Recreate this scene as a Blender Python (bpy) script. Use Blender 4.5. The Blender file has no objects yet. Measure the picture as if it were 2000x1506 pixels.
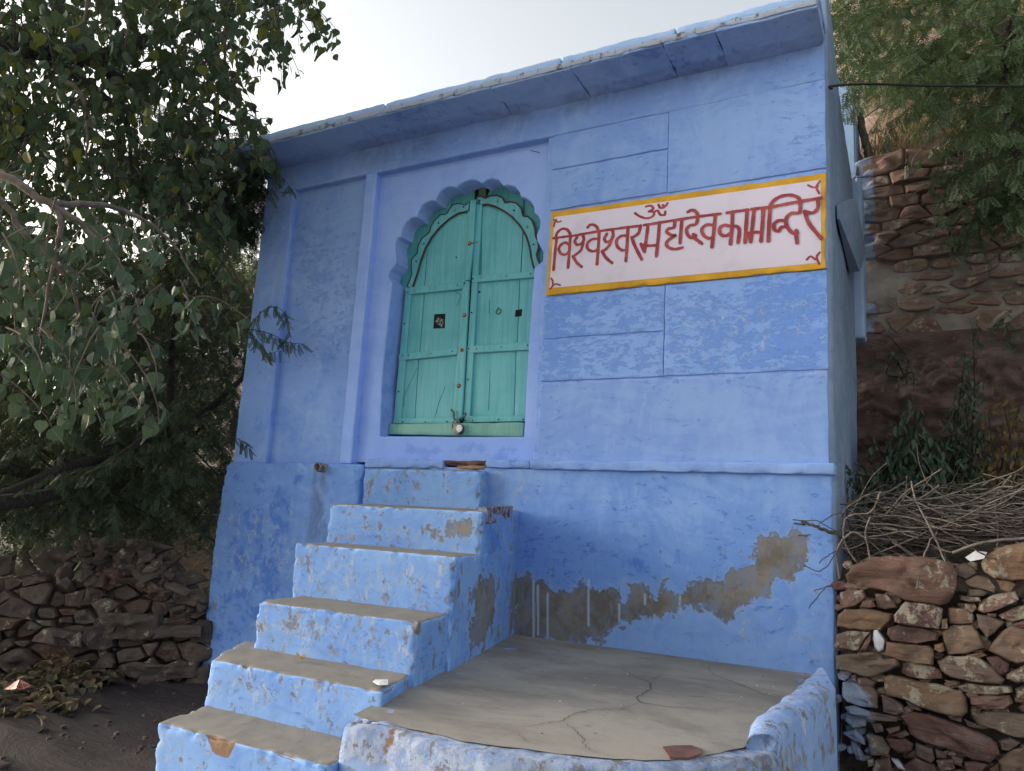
import bpy, bmesh, math, random
import numpy as np
from mathutils import Vector, Matrix, noise
from math import radians, sin, cos, pi, tan, atan2, sqrt
random.seed(7); RNG = np.random.default_rng(7)
SC = bpy.context.scene
COL = SC.collection

# ------------------------------------------------------------------ camera, sky, sun, exposure
_y, _t, _r = map(radians, (-28.97, 9.829, 3.147)); FOC = 1516.8
CAM = np.array([0.0, -3.5, 0.0])
F = np.array([sin(_y)*cos(_t), cos(_y)*cos(_t), sin(_t)])
_r0 = np.array([cos(_y), -sin(_y), 0.0]); _u0 = np.cross(_r0, F)
R = cos(_r)*_r0 + sin(_r)*_u0; U = -sin(_r)*_r0 + cos(_r)*_u0
cd = bpy.data.cameras.new("camera"); cam = bpy.data.objects.new("camera", cd); COL.objects.link(cam)
cd.sensor_width = 36; cd.lens = FOC/2000*36; cd.clip_start = 0.05; cd.clip_end = 2000
m = Matrix.Identity(4)
for i in range(3):
    m[i][0], m[i][1], m[i][2], m[i][3] = R[i], U[i], -F[i], CAM[i]
cam.matrix_world = m
SC.camera = cam

SUN_EL, SUN_AZ = radians(9), radians(261)      # low dusk sun, screened by haze and trees to the left
w = bpy.data.worlds.new("World"); SC.world = w; w.use_nodes = True
nt = w.node_tree; nt.nodes.clear()
sky = nt.nodes.new("ShaderNodeTexSky"); sky.sky_type = 'NISHITA'; sky.sun_disc = False
sky.sun_elevation = SUN_EL; sky.sun_rotation = SUN_AZ; sky.air_density = 1.0; sky.dust_density = 4.5; sky.ozone_density = 1.0
hs = nt.nodes.new("ShaderNodeHueSaturation"); hs.inputs['Saturation'].default_value = 0.45
bg = nt.nodes.new("ShaderNodeBackground"); bg.inputs['Strength'].default_value = 0.15
wo = nt.nodes.new("ShaderNodeOutputWorld")
nt.links.new(sky.outputs[0], hs.inputs['Color']); tint = nt.nodes.new('ShaderNodeMix'); tint.data_type = 'RGBA'; tint.blend_type = 'MULTIPLY'; tint.inputs[0].default_value = 1; tint.inputs[7].default_value = (1.04, 1.0, 0.94, 1); nt.links.new(hs.outputs[0], tint.inputs[6]); nt.links.new(tint.outputs[2], bg.inputs['Color']); nt.links.new(bg.outputs[0], wo.inputs['Surface'])
ld = bpy.data.lights.new("sun", 'SUN'); ld.energy = 1.25; ld.angle = radians(70); ld.color = (1.0, 0.97, 0.93)
sun = bpy.data.objects.new("sun", ld); COL.objects.link(sun)
sd = Vector((sin(SUN_AZ)*cos(SUN_EL), cos(SUN_AZ)*cos(SUN_EL), sin(SUN_EL)))
sun.rotation_euler = sd.to_track_quat('Z', 'Y').to_euler(); sun.location = (0, -6, 6)
SC.view_settings.view_transform = 'Standard'; SC.view_settings.look = 'None'
SC.view_settings.exposure = 1.93; SC.view_settings.gamma = 1.0; SC.view_settings.use_curve_mapping = False

# ------------------------------------------------------------------ survey helpers: a sighting in the photo meets a known plane
def ray(px, py): return F + R*(px-1000)/FOC - U*(py-753)/FOC
def PY(px, py, Y=0.0):
    d = ray(px, py); return CAM + d*(Y-CAM[1])/d[1]
def PZ(px, py, Z):
    d = ray(px, py); return CAM + d*(Z-CAM[2])/d[2]
def PX(px, py, X):
    d = ray(px, py); return CAM + d*(X-CAM[0])/d[0]
def PP(px, py, p0, n):
    d = ray(px, py); return CAM + d*(np.dot(np.array(p0)-CAM, n)/np.dot(d, n))
def PD(px, py, dist):
    d = ray(px, py); return CAM + d/np.linalg.norm(d)*dist
def proj(P):
    d = np.asarray(P)-CAM; z = d@F
    return 1000+FOC*(d@R)/z, 753-FOC*(d@U)/z, z

def nz(P, s, seed=0.0):
    o = seed*17.3
    return np.array([noise.noise(Vector((p[0]*s+o, p[1]*s-o, p[2]*s+o*.7))) for p in P])
def fbm(P, s, seed=0.0, oct=4):
    o = seed*17.3
    return np.array([noise.fractal(Vector((p[0]*s+o, p[1]*s-o, p[2]*s+o*.7)), 0.9, 2.1, oct) for p in P])

# ------------------------------------------------------------------ materials
class NT:
    def __init__(s, name):
        s.m = bpy.data.materials.new(name); s.m.use_nodes = True; s.t = s.m.node_tree; s.t.nodes.clear()
        s.out = s.t.nodes.new("ShaderNodeOutputMaterial"); s.b = s.t.nodes.new("ShaderNodeBsdfPrincipled")
        s.t.links.new(s.b.outputs[0], s.out.inputs[0]); s._tc = None
    def put(s, sock, v):
        if isinstance(v, bpy.types.NodeSocket): s.t.links.new(v, sock)
        elif isinstance(v, (tuple, list)) and len(v) == 3 and sock.type == 'RGBA': sock.default_value = (*v, 1)
        else: sock.default_value = v
    def obj(s):
        if not s._tc: s._tc = s.t.nodes.new("ShaderNodeTexCoord")
        return s._tc.outputs['Object']
    def map(s, sc, loc=(0, 0, 0), v=None):
        n = s.t.nodes.new("ShaderNodeMapping"); s.put(n.inputs['Vector'], v or s.obj()); n.inputs['Scale'].default_value = sc; n.inputs['Location'].default_value = loc
        return n.outputs[0]
    def noise(s, scale, detail=5, rough=.6, v=None, dist=0.0):
        n = s.t.nodes.new("ShaderNodeTexNoise"); s.put(n.inputs['Vector'], v or s.obj())
        n.inputs['Scale'].default_value = scale; n.inputs['Detail'].default_value = detail; n.inputs['Roughness'].default_value = rough; n.inputs['Distortion'].default_value = dist
        return n.outputs[0]
    def voro(s, scale, feat='F1', v=None):
        n = s.t.nodes.new("ShaderNodeTexVoronoi"); n.feature = feat; s.put(n.inputs['Vector'], v or s.obj()); n.inputs['Scale'].default_value = scale
        return n.outputs[0]
    def math(s, op, a, b=0.0, c=0.0, clamp=False):
        n = s.t.nodes.new("ShaderNodeMath"); n.operation = op; n.use_clamp = clamp
        s.put(n.inputs[0], a); s.put(n.inputs[1], b)
        if op in ('MULTIPLY_ADD',): s.put(n.inputs[2], c)
        return n.outputs[0]
    def step(s, v, lo, hi):
        n = s.t.nodes.new("ShaderNodeMapRange"); n.interpolation_type = 'SMOOTHSTEP'; s.put(n.inputs[0], v); n.inputs[1].default_value = lo; n.inputs[2].default_value = hi
        return n.outputs[0]
    def mix(s, f, a, b, mode='MIX'):
        n = s.t.nodes.new("ShaderNodeMix"); n.data_type = 'RGBA'; n.blend_type = mode
        s.put(n.inputs[0], f); s.put(n.inputs[6], a); s.put(n.inputs[7], b); return n.outputs[2]
    def warp(s, v, k=.4):
        n = s.t.nodes.new("ShaderNodeTexNoise"); n.inputs['Scale'].default_value = 2.3; n.inputs['Detail'].default_value = 3; s.put(n.inputs['Vector'], v)
        a = s.t.nodes.new("ShaderNodeVectorMath"); a.operation = 'MULTIPLY_ADD'; s.t.links.new(n.outputs['Color'], a.inputs[0]); a.inputs[1].default_value = (k, k, k); s.put(a.inputs[2], v)
        return a.outputs[0]
    def attr(s, name):
        n = s.t.nodes.new("ShaderNodeAttribute"); n.attribute_name = name; return n.outputs['Fac']
    def rand(s):
        return s.t.nodes.new("ShaderNodeObjectInfo").outputs['Random']
    def isl(s):
        return s.t.nodes.new("ShaderNodeNewGeometry").outputs['Random Per Island']
    def nz(s):
        g = s.t.nodes.new("ShaderNodeNewGeometry"); x = s.t.nodes.new("ShaderNodeSeparateXYZ"); s.t.links.new(g.outputs['Normal'], x.inputs[0]); return x.outputs[2]
    def bump(s, h, strength=.6, dist=.003):
        n = s.t.nodes.new("ShaderNodeBump"); n.inputs['Strength'].default_value = strength; n.inputs['Distance'].default_value = dist; s.put(n.inputs['Height'], h)
        s.t.links.new(n.outputs[0], s.b.inputs['Normal'])
    def fin(s, col, rough=.85, spec=.3, metal=0):
        s.put(s.b.inputs['Base Color'], col); s.put(s.b.inputs['Roughness'], rough); s.b.inputs['Specular IOR Level'].default_value = spec; s.b.inputs['Metallic'].default_value = metal
        return s.m

def blue(name, light, mid, deep, top=False, spots=0.0, edge=.2, seed=0.0, chalk=(0.46, 0.55, 0.76), flake=.64, cement=(0.25, 0.232, 0.205)):
    s = NT(name); o = s.map((1, 1, 1), (seed, seed*.7, -seed))
    A = s.noise(1.4, 5, .55, o); wp_ = s.warp(o); Bh = s.noise(3.0, 6, .65, s.map((1.2, 1.2, 7), (seed, 1, 2), wp_)); Bv = s.noise(3.0, 5, .6, s.map((7, 7, .9), (3, seed, 2), wp_))
    C3 = s.noise(7.0, 9, .72, o); D = s.noise(30, 7, .7, o); E = s.noise(15, 9, .78, s.map((1, 1, 2.5), (5, 2, seed), s.warp(o, .12)))
    t = s.math('ADD', s.math('MULTIPLY', A, .9), s.math('ADD', s.math('MULTIPLY', Bh, .5), s.math('MULTIPLY', Bv, .45)))
    t = s.math('ADD', t, s.math('MULTIPLY', s.attr('deep'), .35))
    t = s.step(t, .79, 1.10)
    col = s.mix(t, light, mid)
    # flaked top coat shows the older deeper coat
    dm = s.math('ADD', s.math('ADD', E, s.math('MULTIPLY', s.math('SUBTRACT', A, .5), .3)), s.math('ADD', s.math('MULTIPLY', s.attr('flake'), .085), s.math('MULTIPLY', s.math('SUBTRACT', D, .5), .25)))
    dm = s.step(dm, flake, flake+.025)
    col = s.mix(s.math('MULTIPLY', dm, .62), col, deep)
    # deep older coat zones; also carries the shading painted below the eave
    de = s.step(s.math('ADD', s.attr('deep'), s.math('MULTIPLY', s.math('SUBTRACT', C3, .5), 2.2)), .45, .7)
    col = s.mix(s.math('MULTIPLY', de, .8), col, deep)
    # chalky abrasion
    ch = s.math('ADD', s.noise(22, 9, .8, s.map((1, 1, .7), (8, seed, 1))), s.math('MULTIPLY', s.attr('pale'), .2))
    ch = s.step(ch, .60, .70)
    col = s.mix(s.math('MULTIPLY', ch, .6), col, chalk)
    # fine speckle
    sp = s.step(s.noise(55, 6, .75, o), .6, .68)
    col = s.mix(s.math('MULTIPLY', sp, .35), col, chalk)
    # paler limewash built up along edges and corners
    ed = s.step(s.math('ADD', s.math('MULTIPLY', s.attr('edge'), .55), s.math('MULTIPLY', s.math('SUBTRACT', C3, .5), 1.6)), .3, .6)
    col = s.mix(s.math('MULTIPLY', ed, edge), col, tuple(min(.9, c*1.25+.03) for c in light))
    if spots:
        sn = s.noise(19, 8, .72, s.map((1, 1, .75), (seed, 3, 7)))
        so = s.step(s.math('ADD', sn, s.math('MULTIPLY', s.math('SUBTRACT', A, .5), .35)), .605-spots*.03, .63-spots*.03)
        col = s.mix(s.math('MULTIPLY', so, .75), col, s.mix(s.step(D, .4, .6), (0.13, 0.115, 0.10), (0.26, 0.25, 0.25)))
    # grime
    g = s.math('MULTIPLY', s.attr('grime'), s.step(s.math('ADD', s.math('MULTIPLY', C3, .6), s.math('MULTIPLY', Bv, .5)), .35, .7))
    col = s.mix(g, col, (0.085, 0.08, 0.085))
    # lost plaster: bare render below
    wv = s.math('ADD', s.attr('wear'), s.math('ADD', s.math('MULTIPLY', s.math('SUBTRACT', C3, .5), 2.0), s.math('MULTIPLY', s.math('SUBTRACT', D, .5), .9)))
    wm = s.step(wv, .47, .62)
    pl = s.mix(s.step(s.noise(5, 8, .7, o), .38, .62), (0.135, 0.12, 0.105), (0.22, 0.205, 0.185))
    pl = s.mix(s.math('MULTIPLY', s.step(s.math('ADD', s.noise(9, 8, .8, s.map((1.6, 1, .8), (2, 9, 4))), s.math('MULTIPLY', s.math('SUBTRACT', 1.0, s.attr('wear')), .12)), .48, .6), .65), pl, (0.17, 0.215, 0.31))
    col = s.mix(wm, col, pl)
    col = s.mix(s.math('MULTIPLY', s.step(s.attr('drip'), .3, .6), .8), col, (0.38, 0.46, 0.62))
    rim = s.math('MULTIPLY', s.step(wv, .38, .5), s.math('SUBTRACT', 1.0, wm))
    col = s.mix(s.math('MULTIPLY', rim, .45), col, chalk)
    # brown stone / rust patches
    bw = s.step(s.math('ADD', s.attr('brown'), s.math('MULTIPLY', s.math('SUBTRACT', C3, .5), 1.6)), .5, .56)
    col = s.mix(bw, col, s.mix(D, (0.10, 0.045, 0.035), (0.30, 0.20, 0.13)))
    h = s.math('ADD', s.math('MULTIPLY', D, .5), s.math('ADD', s.math('MULTIPLY', Bh, .5), s.math('SUBTRACT', s.math('MULTIPLY', s.math('ADD', dm, ch), .25), s.math('MULTIPLY', wm, 1.2))))
    if top:
        edge = s.math('ADD', s.nz(), s.math('MULTIPLY', s.math('SUBTRACT', C3, .5), .5))
        edge = s.math('SUBTRACT', edge, s.math('MULTIPLY', s.attr('rim'), .8))
        tm = s.step(edge, .72, .8)
        ce = s.mix(s.noise(3, 8, .65, s.map((1, 2.5, 1))), tuple(c*.72 for c in cement), tuple(c*1.2 for c in cement))
        ce = s.mix(s.math('MULTIPLY', s.step(s.noise(14, 6, .8), .56, .7), .35), ce, (0.12, 0.11, 0.10))
        col = s.mix(tm, col, ce)
    s.bump(h, .75, .0045)
    return s.fin(col, .88, .22)

def simple(name, c0, c1, scale=12, rough=.8, bump=.3, bd=.002, v=None, spec=.3, metal=0, detail=6, lo=.35, hi=.65):
    s = NT(name); vv = s.map(v) if v else None
    n = s.noise(scale, detail, .65, vv); s.bump(s.noise(scale*3, 6, .7, vv), bump, bd)
    return s.fin(s.mix(s.step(n, lo, hi), c0, c1), rough, spec, metal)

L_, M_, D_ = (0.255, 0.40, 0.745), (0.19, 0.325, 0.70), (0.10, 0.225, 0.62)
MB_up = blue("blue_limewash_upper", L_, M_, (0.14, 0.28, 0.68), flake=.60)
MB_flake = blue("blue_limewash_flaking", (0.25, 0.41, 0.81), (0.195, 0.35, 0.77), (0.12, 0.26, 0.69), flake=.575, seed=3)
MB_sur = blue("lilac_limewash_surround", (0.30, 0.445, 0.85), (0.24, 0.385, 0.82), (0.16, 0.295, 0.72), flake=.68, seed=5)  # lilac coat, lightened further to offset the shade under the eave
MB_low = blue("blue_limewash_plinth", (0.215, 0.365, 0.715), (0.145, 0.285, 0.66), (0.065, 0.175, 0.58), flake=.6, seed=9, spots=-.9, chalk=(0.38, 0.46, 0.62))
MB_step = blue("blue_limewash_steps", (0.20, 0.355, 0.67), (0.14, 0.28, 0.625), (0.075, 0.19, 0.55), top=True, flake=.6, seed=13, spots=1.0, edge=.7, chalk=(0.37, 0.43, 0.53))
MB_curb = blue("lilac_limewash_kerb", (0.29, 0.41, 0.68), (0.22, 0.34, 0.63), (0.15, 0.27, 0.58), flake=.64, seed=17, chalk=(0.5, 0.56, 0.68), spots=1.6)
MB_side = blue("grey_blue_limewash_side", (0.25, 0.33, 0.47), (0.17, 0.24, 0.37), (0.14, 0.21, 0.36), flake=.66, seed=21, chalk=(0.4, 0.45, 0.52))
MB_eave = blue("blue_limewash_eave", (0.29, 0.42, 0.70), (0.21, 0.33, 0.63), (0.11, 0.21, 0.50), flake=.6, seed=25)
MB_pale = blue("pale_blue_limewash", (0.36, 0.50, 0.74), (0.28, 0.43, 0.70), (0.2, 0.34, 0.62), flake=.68, seed=29)

def cement_mat():
    s = NT("worn_cement"); v = s.map((1, 1.6, 1))
    a = s.noise(1.6, 8, .65, v, .4); b = s.noise(7, 9, .7, s.map((1, 3, 1))); c = s.noise(40, 5, .7)
    col = s.mix(s.step(a, .35, .65), (0.185, 0.172, 0.156), (0.315, 0.293, 0.258))
    col = s.mix(s.math('MULTIPLY', s.step(b, .52, .68), .4), col, (0.33, 0.30, 0.255))
    col = s.mix(s.math('MULTIPLY', s.step(s.noise(5, 8, .8, s.map((1, 2.2, 1), (7, 3, 0))), .58, .7), .55), col, (0.10, 0.09, 0.08))
    col = s.mix(s.math('MULTIPLY', s.step(s.noise(90, 3, .6), .7, .76), .5), col, (0.42, 0.40, 0.37))
    s.bump(s.math('ADD', b, c), .45, .003)
    return s.fin(col, .82, .3)
M_cement = cement_mat()
M_crack = simple("crack_dark", (0.035, 0.032, 0.03), (0.09, 0.08, 0.07), 60)
M_rust = simple("bare_eave_edge", (0.11, 0.09, 0.08), (0.30, 0.36, 0.48), 22, .9, .6, .004, v=(1, 1, .5), lo=.36, hi=.47)
M_redstone = simple("red_sandstone", (0.10, 0.05, 0.046), (0.165, 0.09, 0.08), 14, .85, .5)

def stone_mat(name, cols, lichen=.12, strata=True, bluewash=False):
    s = NT(name); r = s.rand(); isl = r
    o = s.t.nodes.new("ShaderNodeVectorMath"); o.operation = 'ADD'
    cx = s.t.nodes.new("ShaderNodeCombineXYZ"); s.put(cx.inputs[0], s.math('MULTIPLY', r, 37.0)); s.put(cx.inputs[2], s.math('MULTIPLY', r, 11.0))
    s.put(o.inputs[0], s.obj()); s.put(o.inputs[1], cx.outputs[0]); o = o.outputs[0]
    ramp = s.t.nodes.new("ShaderNodeValToRGB"); ramp.color_ramp.interpolation = 'LINEAR'
    e = ramp.color_ramp.elements; e[0].color = (*cols[0], 1); e[1].color = (*cols[-1], 1)
    for i, c in enumerate(cols[1:-1]):
        x = e.new((i+1)/(len(cols)-1)); x.color = (*c, 1)
    s.put(ramp.inputs[0], r)
    st = s.noise(5, 6, .65, s.map((1.5, 1.5, 11), v=o), .6); n = s.noise(9, 8, .7, o); f = s.noise(38, 7, .75, o)
    col = s.mix(s.math('MULTIPLY', s.step(st, .38, .62), .55), ramp.outputs[0], s.mix(.5, ramp.outputs[0], (0.07, 0.045, 0.04)))
    col = s.mix(s.math('MULTIPLY', s.step(n, .5, .66), .45), col, (0.24, 0.19, 0.155))
    col = s.mix(s.math('MULTIPLY', s.step(f, .6, .72), .4), col, (0.3, 0.27, 0.24))
    li = s.math('MULTIPLY', s.step(s.math('ADD', s.noise(8, 8, .75, s.map((1, 1, 1), (4, 4, 4), o)), s.math('MULTIPLY', r, lichen)), .62, .66), .8)
    col = s.mix(li, col, (0.36, 0.33, 0.26))
    if bluewash:
        bl = s.step(s.math('ADD', s.attr('wash'), s.math('MULTIPLY', s.math('SUBTRACT', n, .5), 1.2)), .45, .62)
        col = s.mix(s.math('MULTIPLY', bl, .75), col, (0.24, 0.32, 0.46))
    s.bump(s.math('ADD', s.math('MULTIPLY', st, .9), s.math('ADD', n, s.math('MULTIPLY', f, .4))), .9, .012)
    return s.fin(col, .88, .2)
M_stone = stone_mat("sandstone_rubble", [(0.13, 0.068, 0.062), (0.17, 0.105, 0.085), (0.11, 0.062, 0.06), (0.165, 0.13, 0.105), (0.21, 0.13, 0.08), (0.14, 0.105, 0.092), (0.18, 0.105, 0.088), (0.12, 0.068, 0.068)], bluewash=True)
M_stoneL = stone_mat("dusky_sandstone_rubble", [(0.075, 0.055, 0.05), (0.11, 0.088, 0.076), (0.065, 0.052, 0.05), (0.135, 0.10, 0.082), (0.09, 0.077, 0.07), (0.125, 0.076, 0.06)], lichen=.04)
M_stoneU = stone_mat("masonry_sandstone", [(0.21, 0.125, 0.105), (0.26, 0.175, 0.135), (0.17, 0.105, 0.09), (0.27, 0.20, 0.155), (0.15, 0.105, 0.095)], lichen=.1, bluewash=True)
M_mortar = simple("old_lime_mortar", (0.13, 0.112, 0.10), (0.32, 0.285, 0.245), 5, .95, .7, .012, detail=10)
M_gap = simple("dark_stone_backing", (0.04, 0.03, 0.026), (0.09, 0.07, 0.058), 20, 1, .5, .01)  # dark backing that shows in the gaps between stones
M_whitestone = simple("painted_pale_shard", (0.42, 0.45, 0.52), (0.55, 0.57, 0.62), 15)

def rock_mat(name, a, b, c, vs=(1, 1, 5), sc=2.0):
    s = NT(name); n = s.noise(sc, 9, .7, s.map(vs), .8); k = s.noise(sc*6, 8, .7)
    col = s.mix(s.step(n, .35, .65), a, b); col = s.mix(s.math('MULTIPLY', s.step(k, .55, .7), .6), col, c)
    s.bump(s.math('ADD', n, s.math('MULTIPLY', k, .5)), 1, .03)
    return s.fin(col, .85, .25)
M_bed = rock_mat("red_bedrock", (0.075, 0.052, 0.048), (0.17, 0.11, 0.096), (0.23, 0.20, 0.17), vs=(1.2, 1, 2.4), sc=3.2)
M_ground = rock_mat("dark_rock_ground", (0.032, 0.027, 0.028), (0.056, 0.045, 0.043), (0.028, 0.022, 0.021), vs=(1, 3, 1), sc=1.3)
M_soil = rock_mat("dry_soil", (0.07, 0.052, 0.038), (0.13, 0.10, 0.075), (0.19, 0.15, 0.11), vs=(1, 1, 1), sc=3)
M_hill = rock_mat("pinkish_rock_slope", (0.14, 0.10, 0.085), (0.22, 0.155, 0.13), (0.16, 0.13, 0.08), vs=(1.5, 1, 9), sc=.8)

def leaf_mat(name, cols, rough=.5, trans=.25, spec=.35):
    s = NT(name); r = s.isl()
    ramp = s.t.nodes.new("ShaderNodeValToRGB"); e = ramp.color_ramp.elements
    e[0].color = (*cols[0], 1); e[1].color = (*cols[-1], 1)
    for i, c in enumerate(cols[1:-1]): e.new((i+1)/(len(cols)-1)).color = (*c, 1)
    s.put(ramp.inputs[0], s.math('FRACT', s.math('ADD', r, s.rand())))
    col = s.mix(s.math('MULTIPLY', s.noise(25, 3, .6), .4), ramp.outputs[0], s.mix(.5, ramp.outputs[0], (0.02, 0.03, 0.015)))
    m_ = s.fin(col, rough, spec)
    tr = s.t.nodes.new("ShaderNodeBsdfTranslucent"); s.put(tr.inputs[0], s.mix(.5, col, (0.16, 0.2, 0.03)))
    mx = s.t.nodes.new("ShaderNodeMixShader"); mx.inputs[0].default_value = trans
    s.t.links.new(s.b.outputs[0], mx.inputs[1]); s.t.links.new(tr.outputs[0], mx.inputs[2]); s.t.links.new(mx.outputs[0], s.out.inputs[0])
    return m_
M_peepal = leaf_mat("peepal_leaf_green", [(0.03, 0.055, 0.034), (0.045, 0.08, 0.05), (0.03, 0.055, 0.03), (0.055, 0.09, 0.06), (0.04, 0.07, 0.045), (0.12, 0.13, 0.02)], .6, .16, .15)
M_peepal_near0 = leaf_mat("peepal_leaf_near", [(0.045, 0.085, 0.06), (0.06, 0.10, 0.075), (0.04, 0.075, 0.045), (0.07, 0.115, 0.082)], .42, .15, .45)
def veined(name, cols):
    m_ = leaf_mat(name, cols, .65, .10, .15); t = m_.node_tree; s = NT.__new__(NT); s.m = m_; s.t = t; s._tc = None
    s.b = next(n for n in t.nodes if n.type == 'BSDF_PRINCIPLED'); base = s.b.inputs['Base Color'].links[0].from_socket
    sx = t.nodes.new("ShaderNodeSeparateXYZ"); t.links.new(s.obj(), sx.inputs[0]); ax_ = s.math('ABSOLUTE', sx.outputs[0])
    mid = s.math('SUBTRACT', 1.0, s.step(ax_, .008, .02)); w_ = s.math('SINE', s.math('MULTIPLY', s.math('ADD', sx.outputs[2], s.math('MULTIPLY', ax_, .75)), -46.0))
    side = s.math('MULTIPLY', s.step(w_, .86, 1.0), .5); f_ = s.math('MAXIMUM', mid, side)
    s.put(s.b.inputs['Base Color'], s.mix(s.math('MULTIPLY', f_, .55), base, (0.20, 0.24, 0.13)))
    s.bump(f_, .3, .02); return m_
M_peepal_near = veined("peepal_leaf_near", [(0.045, 0.085, 0.06), (0.06, 0.10, 0.075), (0.04, 0.075, 0.045), (0.07, 0.115, 0.082)])
M_mesq = leaf_mat("mesquite_leaf_shaded", [(0.022, 0.04, 0.024), (0.03, 0.055, 0.03), (0.02, 0.035, 0.018), (0.04, 0.065, 0.032)], .55, .15)  # leaf colour darkened to stand in for the shade under the trees
M_mesq_light = leaf_mat("mesquite_leaf_light", [(0.075, 0.125, 0.065), (0.10, 0.16, 0.08), (0.065, 0.11, 0.055), (0.12, 0.175, 0.085)], .55, .25)
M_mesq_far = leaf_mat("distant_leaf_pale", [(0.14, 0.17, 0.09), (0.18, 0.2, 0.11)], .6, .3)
M_sprig = leaf_mat("sprig_leaf_green", [(0.03, 0.065, 0.04), (0.045, 0.09, 0.05), (0.035, 0.075, 0.035)], .55, .15)
M_shrub = leaf_mat("drooping_shrub_leaf", [(0.05, 0.085, 0.065), (0.07, 0.11, 0.08), (0.04, 0.07, 0.05), (0.09, 0.13, 0.075)], .5, .12)
M_dryleaf = leaf_mat("dry_leaf", [(0.22, 0.15, 0.06), (0.30, 0.22, 0.10), (0.16, 0.09, 0.04), (0.26, 0.24, 0.12)], .75, .1, .15)
M_dull = leaf_mat("dull_fallen_leaf", [(0.16, 0.12, 0.07), (0.22, 0.175, 0.115), (0.12, 0.08, 0.05), (0.17, 0.155, 0.10)], .8, .05, .1)
M_vine = leaf_mat("yellowing_vine_leaf", [(0.14, 0.12, 0.035), (0.08, 0.09, 0.03), (0.20, 0.11, 0.04), (0.10, 0.07, 0.035)], .6, .2)
M_grass = leaf_mat("dry_grass_blade", [(0.24, 0.17, 0.08), (0.30, 0.22, 0.11), (0.18, 0.14, 0.06)], .8, .2, .15)
M_bark = simple("dark_bark", (0.018, 0.015, 0.013), (0.045, 0.038, 0.032), 20, .9, .8, .006, v=(3, 3, .7))  # bark darkened along with the mesquite leaves, for the tree shade
M_bark2 = simple("pale_twig_bark", (0.10, 0.082, 0.068), (0.17, 0.145, 0.125), 25, .85, .5, .002)
M_twig = simple("weathered_twig", (0.12, 0.10, 0.088), (0.25, 0.215, 0.185), 30, .85, .3, .001)
M_twigd = simple("dark_weathered_twig", (0.05, 0.04, 0.034), (0.11, 0.09, 0.075), 30, .85, .3, .001)

def door_mat(name, a, b, seed):
    s = NT(name); g = s.noise(4, 7, .7, s.map((14, 14, .8), (seed, 0, 0)), .5); n = s.noise(3, 6, .6); c = s.noise(26, 8, .75, s.map((2.5, 2, .7), (seed, 2, 2)))
    col = s.mix(s.step(s.math('ADD', s.math('MULTIPLY', g, .5), s.math('MULTIPLY', n, .5)), .36, .62), a, b)
    col = s.mix(s.math('MULTIPLY', s.step(c, .64, .72), .45), col, (0.33, 0.50, 0.46))
    col = s.mix(s.math('MULTIPLY', s.step(s.noise(6, 8, .8, s.map((8, 8, .6), (seed, 9, 1))), .66, .7), .7), col, (0.04, 0.09, 0.08))
    col = s.mix(s.math('MULTIPLY', s.attr('grime'), s.step(c, .35, .6)), col, (0.05, 0.06, 0.05))
    s.bump(s.math('ADD', g, s.math('MULTIPLY', c, .5)), .6, .0025)
    return s.fin(col, .55, .35)
M_door = door_mat("turquoise_door_paint", (0.08, 0.345, 0.40), (0.145, 0.46, 0.51), 0)
M_doorup = door_mat("green_door_board_paint", (0.05, 0.275, 0.28), (0.085, 0.35, 0.36), 4)
M_sill = door_mat("weathered_green_sill", (0.10, 0.29, 0.24), (0.18, 0.40, 0.34), 8)
M_maroon = simple("maroon_line_paint", (0.035, 0.016, 0.016), (0.075, 0.03, 0.028), 20, .6)
M_black = simple("deep_interior", (0.006, 0.006, 0.008), (0.015, 0.015, 0.018), 10, 1)
M_nail = simple("iron_nail", (0.012, 0.012, 0.014), (0.04, 0.035, 0.035), 80, .6, metal=.4)
M_brass = simple("dull_brass_stud", (0.26, 0.19, 0.05), (0.34, 0.25, 0.09), 80, .5, metal=.3)
M_redenam = simple("red_enamel_stud", (0.20, 0.03, 0.02), (0.30, 0.05, 0.03), 60, .4)
M_orange = simple("orange_stud_centre", (0.6, 0.25, 0.08), (0.7, 0.33, 0.13), 60, .5)
M_steel = simple("padlock_steel", (0.10, 0.09, 0.09), (0.22, 0.2, 0.19), 60, .4, metal=.7)
M_white = simple("white_padlock_face", (0.60, 0.56, 0.54), (0.75, 0.73, 0.7), 60, .5)
M_iron = simple("painted_iron_hasp", (0.05, 0.10, 0.09), (0.12, 0.2, 0.17), 60, .5, metal=.3)
M_yel = simple("mustard_border_paint", (0.50, 0.27, 0.02), (0.66, 0.37, 0.035), 7, .7, .3)
M_let = simple("crimson_letter_paint", (0.27, 0.035, 0.045), (0.45, 0.10, 0.10), 14, .65, .2, lo=.4, hi=.75)
def sign_mat():
    s = NT("lavender_white_sign_paint"); a = s.noise(2.2, 8, .7); b = s.noise(30, 6, .75)
    col = s.mix(s.step(a, .5, .72), (0.66, 0.61, 0.73), (0.50, 0.47, 0.55))
    col = s.mix(s.math('MULTIPLY', s.step(b, .66, .74), .4), col, (0.40, 0.37, 0.42))
    s.bump(s.math('ADD', a, b), .4, .003); return s.fin(col, .8)
M_signw = sign_mat()
M_cable = simple("black_cable", (0.012, 0.012, 0.014), (0.03, 0.03, 0.032), 60, .6)
M_paper = simple("white_paper", (0.66, 0.68, 0.70), (0.8, 0.8, 0.8), 60, .8)
M_redwrap = simple("red_foil_wrapper", (0.30, 0.05, 0.04), (0.55, 0.28, 0.22), 60, .4, lo=.45, hi=.6)
M_litter = simple("pale_plastic_scrap", (0.35, 0.36, 0.38), (0.55, 0.55, 0.56), 40, .5)
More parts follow.
